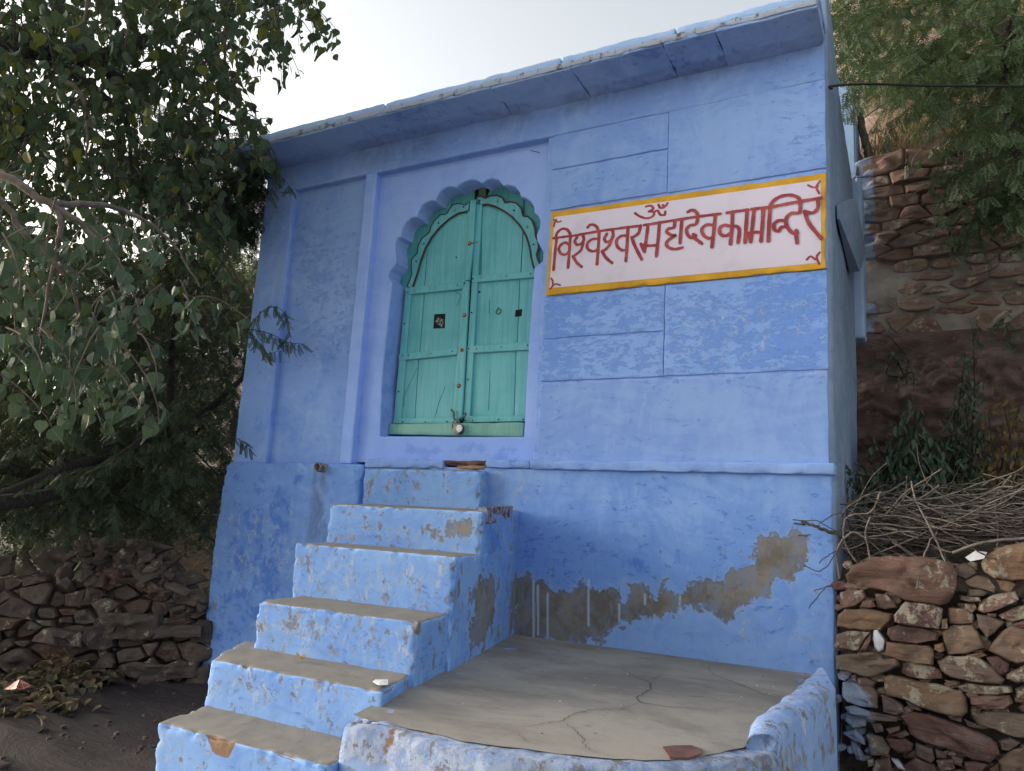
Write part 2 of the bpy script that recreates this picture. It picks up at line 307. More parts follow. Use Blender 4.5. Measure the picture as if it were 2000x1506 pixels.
M_brownboard = simple("grey_brown_post_bark", (0.10, 0.085, 0.07), (0.2, 0.17, 0.14), 15, .9, .6, v=(4, 4, .6))
M_drain = simple("rusty_pipe", (0.09, 0.06, 0.05), (0.3, 0.28, 0.27), 30, .8, .5)
M_sticker = simple("dark_printed_sticker", (0.03, 0.035, 0.04), (0.30, 0.32, 0.33), 110, .4, lo=.5, hi=.6)

# ------------------------------------------------------------------ mesh helpers
def tag(o, label=None, cat=None, group=None, kind=None):
    if label: o['label'] = label
    if cat: o['category'] = cat
    if group: o['group'] = group
    if kind: o['kind'] = kind
    return o
def link(name, me, mat=None, parent=None):
    o = bpy.data.objects.new(name, me); COL.objects.link(o)
    if mat is not None and me is not None and len(me.materials) == 0: me.materials.append(mat)
    if parent is not None:
        o.parent = parent
        o.matrix_parent_inverse = Matrix.Translation(parent.location).inverted() if parent.parent is None else Matrix.Identity(4)
    return o
def empty(name, loc=(0, 0, 0)):
    o = bpy.data.objects.new(name, None); COL.objects.link(o); o.location = loc; o.empty_display_size = .1; return o
def fast(name, V, Fc, smooth=False, attrs=None):
    V = np.asarray(V, np.float32); Fc = np.asarray(Fc, np.int32); k = Fc.shape[1]
    me = bpy.data.meshes.new(name); me.vertices.add(len(V)); me.vertices.foreach_set('co', V.ravel())
    me.loops.add(Fc.size); me.loops.foreach_set('vertex_index', Fc.ravel()); me.polygons.add(len(Fc))
    me.polygons.foreach_set('loop_start', np.arange(0, Fc.size, k, dtype=np.int32))
    me.polygons.foreach_set('use_smooth', np.full(len(Fc), smooth)); me.update(calc_edges=True); me.validate()
    for n, a in (attrs or {}).items():
        at = me.attributes.new(n, 'FLOAT', 'POINT'); at.data.foreach_set('value', np.asarray(a, np.float32))
    return me
def pymesh(name, V, Fc, smooth=False):
    me = bpy.data.meshes.new(name); me.from_pydata([tuple(v) for v in V], [], Fc); me.update()
    if smooth: me.polygons.foreach_set('use_smooth', [True]*len(me.polygons))
    return me

def seg_sd(P, poly):
    """signed distance (inside positive) of 2D points to a closed polygon"""
    A = np.asarray(poly, float); B = np.roll(A, -1, 0); best = np.full(len(P), 1e9); ins = np.zeros(len(P), bool)
    for a, b in zip(A, B):
        ab = b-a; t = np.clip(((P-a)@ab)/(ab@ab+1e-12), 0, 1); d = np.linalg.norm(P-(a+t[:, None]*ab), axis=1); best = np.minimum(best, d)
        c = ((a[1] > P[:, 1]) != (b[1] > P[:, 1]))
        with np.errstate(divide='ignore', invalid='ignore'):
            xi = (b[0]-a[0])*(P[:, 1]-a[1])/(b[1]-a[1]+1e-15)+a[0]
        ins ^= (c & (P[:, 0] < xi))
    return np.where(ins, best, -best)
MASKS = []     # (attribute, polygon in wall coordinates (x,z), y range, softness in m, strength)
def mask(attr, pts, Y=0.0, yr=None, soft=.03, k=1.0):
    poly = [(lambda q: (q[0], q[2]))(PY(x, y, Y)) for x, y in pts]
    MASKS.append((attr, poly, yr or (Y-.08, Y+.03), soft, k))
XMASKS = []
def xmask(attr, pts, X, xr, soft=.04, k=1.0):
    XMASKS.append((attr, [(lambda q: (q[1], q[2]))(PX(x, y, X)) for x, y in pts], xr, soft, k))
def bake(P, N=None):
    out = {}
    for attr, poly, (x0, x1), soft, k in XMASKS:
        s = (P[:, 0] > x0) & (P[:, 0] < x1)
        if not s.any(): continue
        v = np.zeros(len(P)); v[s] = np.clip(.5+seg_sd(P[s][:, [1, 2]], poly)/soft*.5, 0, 1)*k
        out[attr] = np.maximum(out.get(attr, 0), v)
    for attr, poly, (y0, y1), soft, k in MASKS:
        pa = np.array(poly); lo = pa.min(0)-soft; hi = pa.max(0)+soft
        s = (P[:, 1] > y0) & (P[:, 1] < y1) & (P[:, 0] > lo[0]) & (P[:, 0] < hi[0]) & (P[:, 2] > lo[1]) & (P[:, 2] < hi[1])
        if not s.any(): continue
        v = np.zeros(len(P)); v[s] = np.clip(.5+seg_sd(P[s][:, [0, 2]], poly)/soft*.5, 0, 1)*k
        out[attr] = np.maximum(out.get(attr, 0), v)
    return out

def axis(L, cell, r):
    r = min(r, L*.3); n = max(1, int(math.ceil((L-2*r)/cell)))
    return np.concatenate([[0, r*.35], np.linspace(r, L-r, n+1), [L-r*.35, L]])
def rbox(name, c, mat, parent=None, cell=.03, r=.006, chip=0.0, chipw=.03, rough=0.0, rs=6.0, seed=0, deform=None, smooth=True, skip=()):
    """box with rounded, chipped, uneven edges; c: 2x2x2x3 corners [x][y][z]"""
    c = np.asarray(c, float)
    L = [np.linalg.norm((c[1]-c[0]).mean((0, 1))), np.linalg.norm((c[:, 1]-c[:, 0]).mean((0, 1))), np.linalg.norm((c[:, :, 1]-c[:, :, 0]).mean((0, 1)))]
    ax = [axis(l, cell, r) for l in L]; n = [len(a) for a in ax]
    idx = -np.ones(n, int); V = []; Fc = []
    I, J, K = np.meshgrid(*[np.arange(k) for k in n], indexing='ij')
    surf = (I == 0) | (I == n[0]-1) | (J == 0) | (J == n[1]-1) | (K == 0) | (K == n[2]-1)
    idx[surf] = np.arange(surf.sum())
    P = np.stack([ax[0][I[surf]], ax[1][J[surf]], ax[2][K[surf]]], 1)
    def q(A, flip):
        a = np.stack([A[:-1, :-1], A[1:, :-1], A[1:, 1:], A[:-1, 1:]], -1).reshape(-1, 4)
        return a[:, ::-1] if flip else a
    fs = {'-z': q(idx[:, :, 0], True), '+z': q(idx[:, :, -1], False), '-x': q(idx[0], True), '+x': q(idx[-1], False), '-y': q(idx[:, 0], False), '+y': q(idx[:, -1], True)}
    Fc = np.concatenate([f for k, f in fs.items() if k not in skip])
    Ls = np.array(L); rr = np.minimum(r, Ls*.3)
    Q = np.clip(P, rr, Ls-rr); d = P-Q; dn = np.linalg.norm(d, axis=1, keepdims=True)
    P2 = np.where(dn > 1e-9, Q+d/np.maximum(dn, 1e-9)*r, P) if r > 0 else P
    dd = np.sort(np.minimum(P, Ls-P), 1)[:, 1]
    t = P2/Ls
    def tri(t):
        x, y, z = t[:, 0:1], t[:, 1:2], t[:, 2:3]
        return ((1-x)*((1-y)*((1-z)*c[0, 0, 0]+z*c[0, 0, 1])+y*((1-z)*c[0, 1, 0]+z*c[0, 1, 1])) + x*((1-y)*((1-z)*c[1, 0, 0]+z*c[1, 0, 1])+y*((1-z)*c[1, 1, 0]+z*c[1, 1, 1])))
    W = tri(t)
    if chip > 0:
        near = dd < chipw
        nn = np.zeros(len(W)); nn[near] = np.maximum(0, fbm(W[near], 17, seed+1)+.05)
        mv = (chip*(1-np.clip(dd/chipw, 0, 1))*nn*2.2)[:, None]
        ctr = np.clip(P2, np.minimum(chipw*1.5, Ls*.45), Ls-np.minimum(chipw*1.5, Ls*.45)); dv = ctr-P2; dv /= np.maximum(np.linalg.norm(dv, axis=1, keepdims=True), 1e-9)
        W = tri((P2+dv*mv)/Ls)
    if rough > 0:
        W = W + np.stack([fbm(W, rs, seed+3, 3), fbm(W, rs, seed+5, 3), fbm(W, rs, seed+7, 3)], 1)*rough
    if deform is not None: W = deform(W)
    at = bake(W); at['edge'] = np.clip(1-dd/.022, 0, 1)
    me = fast(name, W, Fc, smooth, at)
    return link(name, me, mat, parent)
def C8(x0, x1, y0, y1, z0, z1):
    return [[[(x, y, z) for z in (z0, z1)] for y in (y0, y1)] for x in (x0, x1)]
def quadbox(name, q, yf, yb, mat, parent, r=.003, **k):
    """q: four sightings TL,TR,BR,BL on the plane y=yf"""
    tl, tr, br, bl = [PY(x, y, yf) for x, y in q]
    def b(p): return np.array([p[0], yb, p[2]])
    return rbox(name, [[[bl, tl], [b(bl), b(tl)]], [[br, tr], [b(br), b(tr)]]], mat, parent, r=r, **k)

def tube(P, rad, n=6, cap=True):
    P = np.asarray(P, float); N = len(P); rad = np.broadcast_to(rad, N)
    T = np.gradient(P, axis=0); T /= np.maximum(np.linalg.norm(T, axis=1, keepdims=True), 1e-9)
    ref = np.array([0, 0, 1.]) if abs(T[0][2]) < .9 else np.array([1., 0, 0])
    V = []; u = np.cross(T[0], ref); u /= np.linalg.norm(u)
    for i in range(N):
        u = u-T[i]*(u@T[i]); u /= max(np.linalg.norm(u), 1e-9); v = np.cross(T[i], u)
        for k in range(n):
            a = 2*pi*k/n; V.append(P[i]+rad[i]*(cos(a)*u+sin(a)*v))
    Fc = [(i*n+k, i*n+(k+1) % n, (i+1)*n+(k+1) % n, (i+1)*n+k) for i in range(N-1) for k in range(n)]
    return np.array(V), np.array(Fc)
def join(parts):
    V = []; Fc = []; o = 0
    for v, f in parts: V.append(v); Fc.append(np.asarray(f)+o); o += len(v)
    return np.concatenate(V), np.concatenate(Fc)
def tubes_obj(name, lst, mat, parent, n=5):
    V, Fc = join([tube(P, r, n) for P, r in lst]); return link(name, fast(name, V, Fc, True), mat, parent)
def smooth_path(P, k=6, jit=0.0):
    P = np.asarray(P, float); out = []
    Q = np.vstack([2*P[0]-P[1], P, 2*P[-1]-P[-2]])
    for i in range(1, len(Q)-2):
        for t in np.linspace(0, 1, k, endpoint=False):
            a, b, c, d = Q[i-1], Q[i], Q[i+1], Q[i+2]
            out.append(.5*((2*b)+(-a+c)*t+(2*a-5*b+4*c-d)*t*t+(-a+3*b-3*c+d)*t**3))
    out.append(P[-1]); out = np.array(out)
    if jit: out[1:-1] += RNG.normal(0, jit, (len(out)-2, out.shape[1]))
    return out

# ------------------------------------------------------------------ wear maps and a painted shade band, in wall coordinates
def cr4(l): return [(950+x/2.485, 900+y/2.485) for x, y in l]
mask('wear', cr4([(130, 555), (150, 572), (205, 560), (230, 590), (300, 575), (330, 640), (400, 640), (440, 605), (470, 560), (500, 590), (520, 640), (560, 620), (600, 615), (640, 640), (660, 720), (690, 740), (700, 700), (685, 590), (740, 600), (780, 600), (820, 640), (850, 560), (880, 570), (880, 620), (960, 640), (990, 580), (1050, 570), (1150, 585), (1180, 520), (1240, 490), (1290, 480), (1310, 410), (1360, 370), (1400, 345), (1440, 380), (1480, 355), (1540, 395), (1545, 450), (1530, 530), (1430, 570), (1380, 640), (1300, 700), (1200, 740), (1130, 745), (1050, 720), (950, 710), (880, 760), (780, 780), (690, 790), (640, 850), (400, 890), (300, 890), (130, 850)]), 0, soft=.07, k=1.0)
for x0, y0, y1 in ((228, 580, 880), (250, 600, 850), (495, 575, 805), (770, 640, 700), (297, 640, 890), (940, 650, 740), (645, 690, 780)):
    mask('drip', cr4([(x0-5, y0), (x0+5, y0), (x0+5, y1), (x0-5, y1)]), 0, soft=.008)
mask('deep', cr4([(130, 250), (500, 330), (1000, 450), (1600, 330), (1600, 120), (1690, 300), (1250, 480), (950, 600), (700, 720), (640, 620), (150, 560)]), 0, soft=.2, k=.55)
mask('pale', cr4([(700, 860), (1100, 740), (1450, 640), (1690, 600), (1690, 1020), (900, 950), (700, 900)]), 0, soft=.2, k=.5)
mask('flake', [(1062, 580), (1300, 570), (1614, 540), (1614, 735), (1300, 745), (1055, 745)], 0, soft=.05, k=1.0)
mask('flake', [(1520, 150), (1614, 150), (1614, 335), (1560, 330)], 0, soft=.1, k=.8)
mask('pale', [(1290, 560), (1614, 560), (1614, 720), (1290, 720)], 0, soft=.1, k=.35)
mask('deep', [(1055, 860), (1615, 800), (1615, 905), (1045, 905)], 0, soft=.2, k=.35)
mask('deep', [(460, 760), (700, 720), (690, 905), (455, 905)], .0, yr=(-.05, .08), soft=.3, k=.6)
mask('deep', [(520, 660), (700, 640), (690, 905), (515, 905)], .04, yr=(-.05, .08), soft=.35, k=.55)
mask('deep', [(455, 915), (600, 915), (600, 1170), (500, 1260), (395, 1300), (400, 1200), (430, 1000)], -.02, soft=.2, k=.55)
mask('grime', [(616, 925), (640, 925), (636, 1060), (600, 1060)], -.02, soft=.03, k=.55)
mask('pale', [(440, 960), (600, 1010), (590, 1130), (500, 1160), (420, 1130)], -.02, soft=.15, k=.5)
mask('deep', [(730, 855), (1050, 855), (1045, 905), (725, 905)], .05, soft=.08, k=.6)
mask('deep', [(745, 560), (790, 560), (775, 845), (735, 845)], .1, yr=(.055, .2), soft=.08, k=.5)
mask('pale', [(940, 905), (1050, 905), (1045, 990), (945, 985)], 0, soft=.05, k=.5)
xmask('wear', [(905, 1150), (930, 1100), (960, 1110), (1000, 1120), (1003, 1238), (960, 1262), (905, 1285), (900, 1200)], -1.72, (-1.9, -1.60), soft=.1, k=.75)
xmask('wear', [(890, 1130), (905, 1120), (900, 1180), (888, 1190)], -1.66, (-1.9, -1.60), soft=.04, k=.7)
xmask('deep', [(945, 1010), (1000, 1010), (1000, 1110), (940, 1120)], -1.75, (-1.9, -1.60), soft=.1, k=.7)
mask('deep', [(530, 330), (1080, 215), (1612, 90), (1612, 160), (1080, 268), (540, 365)], -.004, soft=.15, k=.42)  # deeper blue band paints in the shading below the soffit
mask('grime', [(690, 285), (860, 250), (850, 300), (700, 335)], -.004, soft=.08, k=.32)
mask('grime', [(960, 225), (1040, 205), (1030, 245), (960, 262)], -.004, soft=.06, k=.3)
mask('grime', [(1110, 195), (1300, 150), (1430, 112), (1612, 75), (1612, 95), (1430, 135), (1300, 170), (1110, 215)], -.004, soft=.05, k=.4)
mask('flake', [(590, 480), (700, 470), (690, 700), (600, 700)], .04, soft=.1, k=.9)
mask('grime', [(520, 320), (560, 315), (545, 420), (520, 440)], -.004, soft=.06, k=.35)
# steps: front faces
mask('wear', [(690, 1004), (930, 1010), (935, 1060), (680, 1055)], -.6, soft=.08, k=.5)
mask('wear', [(620, 1130), (900, 1150), (885, 1190), (610, 1168)], -.9, soft=.08, k=.46)
mask('wear', [(600, 1085), (880, 1100), (880, 1150), (600, 1130)], -.9, soft=.08, k=.26)
mask('pale', [(560, 1060), (900, 1080), (890, 1190), (560, 1170)], -.9, soft=.08, k=.5)
mask('pale', [(490, 1160), (840, 1200), (830, 1330), (480, 1270)], -1.19, soft=.08, k=.5)
mask('pale', [(400, 1280), (760, 1350), (760, 1440), (390, 1380)], -1.45, soft=.08, k=.5)
mask('pale', [(300, 1400), (680, 1480), (680, 1506), (300, 1506)], -1.69, soft=.08, k=.5)
mask('wear', [(300, 1430), (680, 1500), (680, 1530), (300, 1530)], -1.69, soft=.08, k=.25)
mask('wear', [(520, 1190), (700, 1210), (690, 1280), (510, 1250)], -1.19, soft=.1, k=.43)
mask('wear', [(430, 1305), (620, 1340), (600, 1400), (430, 1370)], -1.45, soft=.1, k=.45)
mask('wear', [(795, 1208), (842, 1208), (838, 1245), (822, 1262), (806, 1235)], -1.19, soft=.02, k=1.1)
mask('brown', [(395, 1420), (470, 1435), (450, 1480), (420, 1470)], -1.68, soft=.02, k=1.0)
mask('deep', [(700, 1000), (935, 1005), (930, 1050), (700, 1050)], -.6, soft=.1, k=.4)

# ------------------------------------------------------------------ ground, hill, bedrock
def axis_nonuni(a, b, c0, c1, fine, growth):
    xs = list(np.arange(c0, c1, fine)); s = fine; x = c0
    while x > a: s *= growth; x -= s; xs.insert(0, x)
    s = fine; x = xs[-1]
    while x < b: s *= growth; x += s; xs.append(x)
    return np.array(xs)
def sstep(x, a, b):
    t = np.clip((x-a)/(b-a), 0, 1); return t*t*(3-2*t)
def ground_z(X, Y):
    z = -1.12+np.where(Y < -1.2, .24*(Y+1.2), .05*(Y+1.2)); z = np.maximum(z, -1.75)
    back = sstep(Y+.35*(X+4), .1, .9)*sstep(-X, 3.0, 4.2)
    z = z*(1-back)+back*(-.85+.17*np.clip(Y, 0, 14)+.32*np.clip(Y-5, 0, 9)*sstep(-X, 4.5, 8)+.05*np.clip(Y-8, 0, 40))
    return z
xs = axis_nonuni(-300, 300, -9, 1, .07, 1.13); ys = axis_nonuni(-200, 400, -4, 4.5, .07, 1.13)
X, Y = np.meshgrid(xs, ys, indexing='ij'); Z = ground_z(X, Y)
P = np.stack([X.ravel(), Y.ravel(), Z.ravel()], 1)
near = (np.abs(P[:, 0]+4) < 8) & (np.abs(P[:, 1]) < 8)
dz = np.zeros(len(P)); Pn = P[near]*np.array([.7, 1.6, 1]); dz[near] = fbm(Pn, 1.3, 1)*.045+np.abs(fbm(Pn*np.array([1, 2.5, 1]), 2.5, 2))*.03
P[:, 2] += dz
ni, nj = X.shape; ID = np.arange(ni*nj).reshape(ni, nj)
Fq = np.stack([ID[:-1, :-1], ID[1:, :-1], ID[1:, 1:], ID[:-1, 1:]], -1).reshape(-1, 4)
o = link("ground", fast("ground", P, Fq, True), M_ground); o['kind'] = 'structure'
o.data.materials.append(M_soil)
o.data.materials.append(simple("unseen_bounce_concrete", (0.32, 0.30, 0.27), (0.45, 0.43, 0.39), 3, .9, .4))  # unseen pale ground, added to bounce light up under the eave
cy = P[Fq].mean(1); mi = ((cy[:, 1]+.35*(cy[:, 0]+4) > .45) & (cy[:, 0] < -3.5)).astype(np.int32); mi[cy[:, 1]+.25*(cy[:, 0]+2) < -2.6] = 2
o.data.polygons.foreach_set('material_index', mi)

# rocky hillside climbing away behind the retaining wall
xs = np.concatenate([np.linspace(-1.2, 2.5, 60), np.linspace(2.7, 40, 60)]); ys = np.concatenate([np.linspace(1.62, 5, 60), np.linspace(5.2, 50, 70)])
X, Y = np.meshgrid(xs, ys, indexing='ij')
lim = sstep(X+.16*Y, -.75, .15+.02*Y)
hz0 = np.interp(X, [PY(1700, 330, 1.6)[0], PY(2000, 255, 1.6)[0]], [PY(1700, 325, 1.6)[2], PY(2000, 250, 1.6)[2]])-.04
Z = hz0+.12*(Y-1.62)+lim*(.95*(Y-1.62)**1.02*(.85+.25*sstep(X, 0, 6)))
P = np.stack([X.ravel(), Y.ravel(), Z.ravel()], 1); P[:, 2] += fbm(P, .8, 4)*.22*np.clip((P[:, 1]-1.3)*.5, 0.1, 1.2)
ni, nj = X.shape; ID = np.arange(ni*nj).reshape(ni, nj); Fq = np.stack([ID[:-1, :-1], ID[1:, :-1], ID[1:, 1:], ID[:-1, 1:]], -1).reshape(-1, 4)
o = link("hillside", fast("hillside", P, Fq, True), M_hill); o['kind'] = 'structure'
HILL_X, HILL_Y, HILL_Z = xs, ys, P[:, 2].reshape(ni, nj)
def hill_z(x, y):
    i = np.clip(np.searchsorted(HILL_X, x)-1, 0, len(HILL_X)-2); j = np.clip(np.searchsorted(HILL_Y, y)-1, 0, len(HILL_Y)-2)
    tx = (x-HILL_X[i])/(HILL_X[i+1]-HILL_X[i]); ty = (y-HILL_Y[j])/(HILL_Y[j+1]-HILL_Y[j])
    return (1-tx)*(1-ty)*HILL_Z[i, j]+tx*(1-ty)*HILL_Z[i+1, j]+(1-tx)*ty*HILL_Z[i, j+1]+tx*ty*HILL_Z[i+1, j+1]

# soil terrace behind the low dry-stone wall, and the bedrock face at its back
YR = 1.28
xs = np.linspace(-.42, 3.2, 90); ys = np.linspace(.02, YR+.3, 40)
X, Y = np.meshgrid(xs, ys, indexing='ij'); Z = -.19+.17*Y
P = np.stack([X.ravel(), Y.ravel(), Z.ravel()], 1); P[:, 2] += fbm(P, 3, 8)*.04
ni, nj = X.shape; ID = np.arange(ni*nj).reshape(ni, nj); Fq = np.stack([ID[:-1, :-1], ID[1:, :-1], ID[1:, 1:], ID[:-1, 1:]], -1).reshape(-1, 4)
o = link("soil_terrace", fast("soil_terrace", P, Fq, True), M_soil); o['kind'] = 'structure'
zt, zb = PY(1800, 640, YR)[2], -.3
us = np.linspace(-.6, 2.2, 200); vs = np.linspace(zb, zt, 90)
Ug, Vg = np.meshgrid(us, vs, indexing='ij'); P = np.stack([Ug.ravel(), np.full(Ug.size, YR), Vg.ravel()], 1)
k = fbm(P*np.array([1, 1, 1.6]), 1.8, 11)*.14+np.abs(fbm(P*np.array([1, 1, 2]), 4, 12))*.09+np.abs(fbm(P, 11, 13))*.03
P[:, 1] += -.02-k*np.clip((zt+.03-P[:, 2])*4, .1, 1)+.12*(P[:, 2]-zb)/(zt-zb)
ni, nj = Ug.shape; ID = np.arange(ni*nj).reshape(ni, nj); Fq = np.stack([ID[:-1, :-1], ID[1:, :-1], ID[1:, 1:], ID[:-1, 1:]], -1).reshape(-1, 4)
o = link("bedrock_face", fast("bedrock_face", P, Fq, True), M_bed); o['kind'] = 'structure'

# ------------------------------------------------------------------ the temple
B = empty("temple_building", (-2.15, 0, -.6)); tag(B, "small blue limewashed temple with turquoise arched door and projecting stone eave", "building")
X0, X1 = -3.91, -.390
def wp(name, x0, x1, z0, z1, yf, yb, mat, **k):
    k.setdefault('cell', .018); k.setdefault('r', .006); k.setdefault('rough', .0022); k.setdefault('skip', ('+y',))
    return rbox(name, C8(x0, x1, yf, yb, z0, z1), mat, B, **k)
xj = -1.124
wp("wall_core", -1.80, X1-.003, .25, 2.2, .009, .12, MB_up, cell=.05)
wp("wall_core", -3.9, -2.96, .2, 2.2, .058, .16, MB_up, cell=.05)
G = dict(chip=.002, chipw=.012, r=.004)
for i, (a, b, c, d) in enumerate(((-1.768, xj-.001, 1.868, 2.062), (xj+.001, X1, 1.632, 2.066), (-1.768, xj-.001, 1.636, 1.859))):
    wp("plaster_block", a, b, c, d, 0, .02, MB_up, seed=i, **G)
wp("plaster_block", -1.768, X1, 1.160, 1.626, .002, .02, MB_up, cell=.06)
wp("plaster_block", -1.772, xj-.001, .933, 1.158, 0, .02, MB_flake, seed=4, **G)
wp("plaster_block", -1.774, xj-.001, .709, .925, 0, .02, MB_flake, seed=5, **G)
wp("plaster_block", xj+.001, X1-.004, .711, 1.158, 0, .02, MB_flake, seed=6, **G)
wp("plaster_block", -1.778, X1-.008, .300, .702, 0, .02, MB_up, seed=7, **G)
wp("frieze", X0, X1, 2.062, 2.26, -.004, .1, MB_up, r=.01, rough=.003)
wp("corner_strip", X0-.005, -3.651, .24, 2.075, 0, .1, MB_up, r=.014, rough=.004, deform=lambda W: W+np.stack([-.03*(2.2-W[:, 2])/2.2*(W[:, 0] < -3.8), 0*W[:, 0], 0*W[:, 0]], 1))
wp("recessed_panel", -3.66, -3.05, .25, 2.075, .04, .1, MB_up, r=.002)
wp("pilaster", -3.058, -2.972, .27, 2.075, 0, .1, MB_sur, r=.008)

# door surround with its cusped opening
YS = .05
z1a = lambda l: [(740+x/6.025, 330+y/6.025) for x, y in l]
z2a = lambda l: [(900+x/6.025, 330+y/6.025) for x, y in l]
hole_px = [(741.5, 852), (746, 740), (762.4, 580)] + z1a([(150, 1380), (155, 1330), (128, 1300), (108, 1262), (128, 1205), (170, 1160), (205, 1105), (203, 1030), (192, 960), (190, 880), (212, 815), (262, 795), (268, 740), (285, 680), (315, 625), (360, 582), (410, 565), (448, 568), (462, 500), (500, 430), (555, 388), (615, 368), (662, 378), (675, 330), (715, 270), (775, 222), (850, 205), (903, 222), (935, 190), (1000, 152), (1090, 130)]) + z2a([(130, 130), (200, 142), (248, 172), (300, 132), (370, 114), (440, 130), (495, 195), (560, 188), (630, 208), (685, 262), (702, 328), (770, 345), (825, 388), (858, 450), (863, 518), (905, 550), (932, 620), (925, 700), (888, 785), (895, 850), (930, 910), (972, 985), (968, 1080), (905, 1135), (862, 1172), (855, 1250)]) + [(1036, 620), (1028, 740), (1023, 853), (960, 853), (880, 853), (810, 852)]
H0 = np.array([PY(x, y, YS)[[0, 2]] for x, y in hole_px])
def resample(P, step):
    P = np.asarray(P); Q = np.vstack([P, P[:1]]); out = []
    for a, b in zip(Q[:-1], Q[1:]):
        n = max(1, int(round(np.linalg.norm(b-a)/step)))
        for t in range(n): out.append(a+(b-a)*t/n)
    return np.array(out)
Hh = resample(H0, .012)
cx_, cz_ = (Hh[:, 0].min()+Hh[:, 0].max())/2, 1.10
rx0, rx1, rz0, rz1 = -2.976, -1.766, .285, 2.075
def out_rect(p):
    d = p-np.array([cx_, cz_]); t = 1e9
    if d[0] > 0: t = min(t, (rx1-cx_)/d[0])
    if d[0] < 0: t = min(t, (rx0-cx_)/d[0])
    if d[1] > 0: t = min(t, (rz1-cz_)/d[1])
    if d[1] < 0: t = min(t, (rz0-cz_)/d[1])
    return np.array([cx_, cz_])+d*t
Ho = np.array([out_rect(p) for p in Hh])
for cxn in ((rx0, rz0), (rx0, rz1), (rx1, rz0), (rx1, rz1)):
    k = np.argmin(np.linalg.norm(Ho-np.array(cxn), axis=1)); Ho[k] = cxn
ts = [0, .0]+list(np.linspace(0, 1, 26)[1:])
rings = []
for i, t in enumerate([0, 1e-3]+list(np.linspace(0.03, 1, 26))):
    if i < 2:
        cen = Hh.mean(0); off = (Hh-np.roll(Hh, 1, 0)); nrm = np.stack([off[:, 1], -off[:, 0]], 1); nrm /= np.maximum(np.linalg.norm(nrm, axis=1, keepdims=True), 1e-9)
        P2 = Hh+(Ho-Hh)/np.maximum(np.linalg.norm(Ho-Hh, axis=1, keepdims=True), 1e-9)*(0 if i == 0 else .004); y = YS+(.008 if i == 0 else .001)
    else:
        P2 = Hh+(Ho-Hh)*t; y = YS
    rings.append(np.stack([P2[:, 0], np.full(len(P2), y), P2[:, 1]], 1))
n = len(Hh); V = np.concatenate(rings); V[:, 1] += fbm(V, 7, 31, 3)*.0025
Fq = np.array([(r*n+k, r*n+(k+1) % n, (r+1)*n+(k+1) % n, (r+1)*n+k) for r in range(len(rings)-1) for k in range(n)])
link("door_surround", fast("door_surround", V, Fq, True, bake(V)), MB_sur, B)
YD = .165
rings = [np.stack([Hh[:, 0], np.full(n, y), Hh[:, 1]], 1) for y in np.linspace(YS+.008, YD+.03, 9)]
V = np.concatenate(rings); V += np.stack([fbm(V, 14, 33, 3)*.003, 0*V[:, 0], fbm(V, 14, 35, 3)*.003], 1)*np.clip((V[:, 1:2]-YS-.008)*60, 0, 1)
Fq = np.array([(r*n+k, (r+1)*n+k, (r+1)*n+(k+1) % n, r*n+(k+1) % n) for r in range(len(rings)-1) for k in range(n)])
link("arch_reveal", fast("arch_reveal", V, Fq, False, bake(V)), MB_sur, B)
wp("interior_shade_sheet", -3.0, -1.7, .3, 2.1, .26, .30, M_black, cell=.3)  # near-black sheet stands in for the unlit interior behind the door

# plinth and ledge
wp("plinth", -1.95, -.386, -.75, .262, 0, .2, MB_low, cell=.0095, r=.008, rough=.0035)
wp("plinth", -2.90, -1.93, -.75, .262, .001, .2, MB_low, cell=.02, rough=.003)
wp("plinth", -3.965, -2.865, -1.35, .268, -.028, .2, MB_low, cell=.014, r=.022, rough=.007, chip=.012, chipw=.03, deform=lambda W: W+np.stack([-.03*sstep(.3-W[:, 2], 0, .5)*(W[:, 0] < -3.7), 0*W[:, 0], 0*W[:, 0]], 1))
wp("ledge", -1.800, -.374, .258, .306, -.028, .05, MB_up, r=.006, chip=.006, chipw=.015)
wp("ledge", -2.068, -1.802, .262, .303, -.020, .05, MB_up, r=.006, chip=.012, chipw=.015)
wp("ledge", -2.86, -2.33, .252, .300, -.014, .05, MB_up, r=.006, chip=.008, chipw=.015)
wp("broken_threshold_stone", -2.33, -2.068, .272, .298, -.004, .08, M_redstone, chip=.02, chipw=.02, rough=.004)
wp("broken_threshold_stone", -2.26, -2.066, .250, .272, -.012, .08, simple("bare_brown_plaster", (.20, .13, .08), (.30, .21, .14), 12), chip=.008, chipw=.02, rough=.003)

# eave: a row of stone slabs, then the coping and roof
ex = [-4.085]+[PY(x, y, -.1)[0] for x, y in ((620, 300), (729, 272), (986, 215), (1139, 180), (1314, 140), (1413, 110))]+[-.386]
for i, (a, b) in enumerate(zip(ex[:-1], ex[1:])):
    dzz = random.uniform(-.003, .003)
    c = [[[(x, -.262, 2.262+dzz), (x, -.262, 2.305)], [(x, .06, 2.232+dzz), (x, .06, 2.305)]] for x in (a+.0006, b-.0006)]
    rbox("eave_slab", c, MB_eave, B, cell=.02, r=.003, chip=.006, chipw=.03, rough=.004, seed=40+i)
rbox("eave_edge", [[[(x, -.268, 2.268), (x, -.268, 2.304)], [(x, -.25, 2.268), (x, -.25, 2.304)]] for x in (-4.09, -.384)], M_rust, B, cell=.015, r=.004, chip=.006, chipw=.02, rough=.003, seed=55)
for a, b in ((-4.07, -2.75), (-2.74, -1.62), (-1.61, -1.02), (-1.015, -.38)):
    rbox("coping", C8(a, b, -.255, .05, 2.303, 2.343), MB_pale, B, cell=.03, r=.008, chip=.004, chipw=.02, rough=.0025, seed=a)
rbox("roof", C8(-4.0, -.42, 0, 1.2, 2.22, 2.33), MB_pale, B, cell=.2)
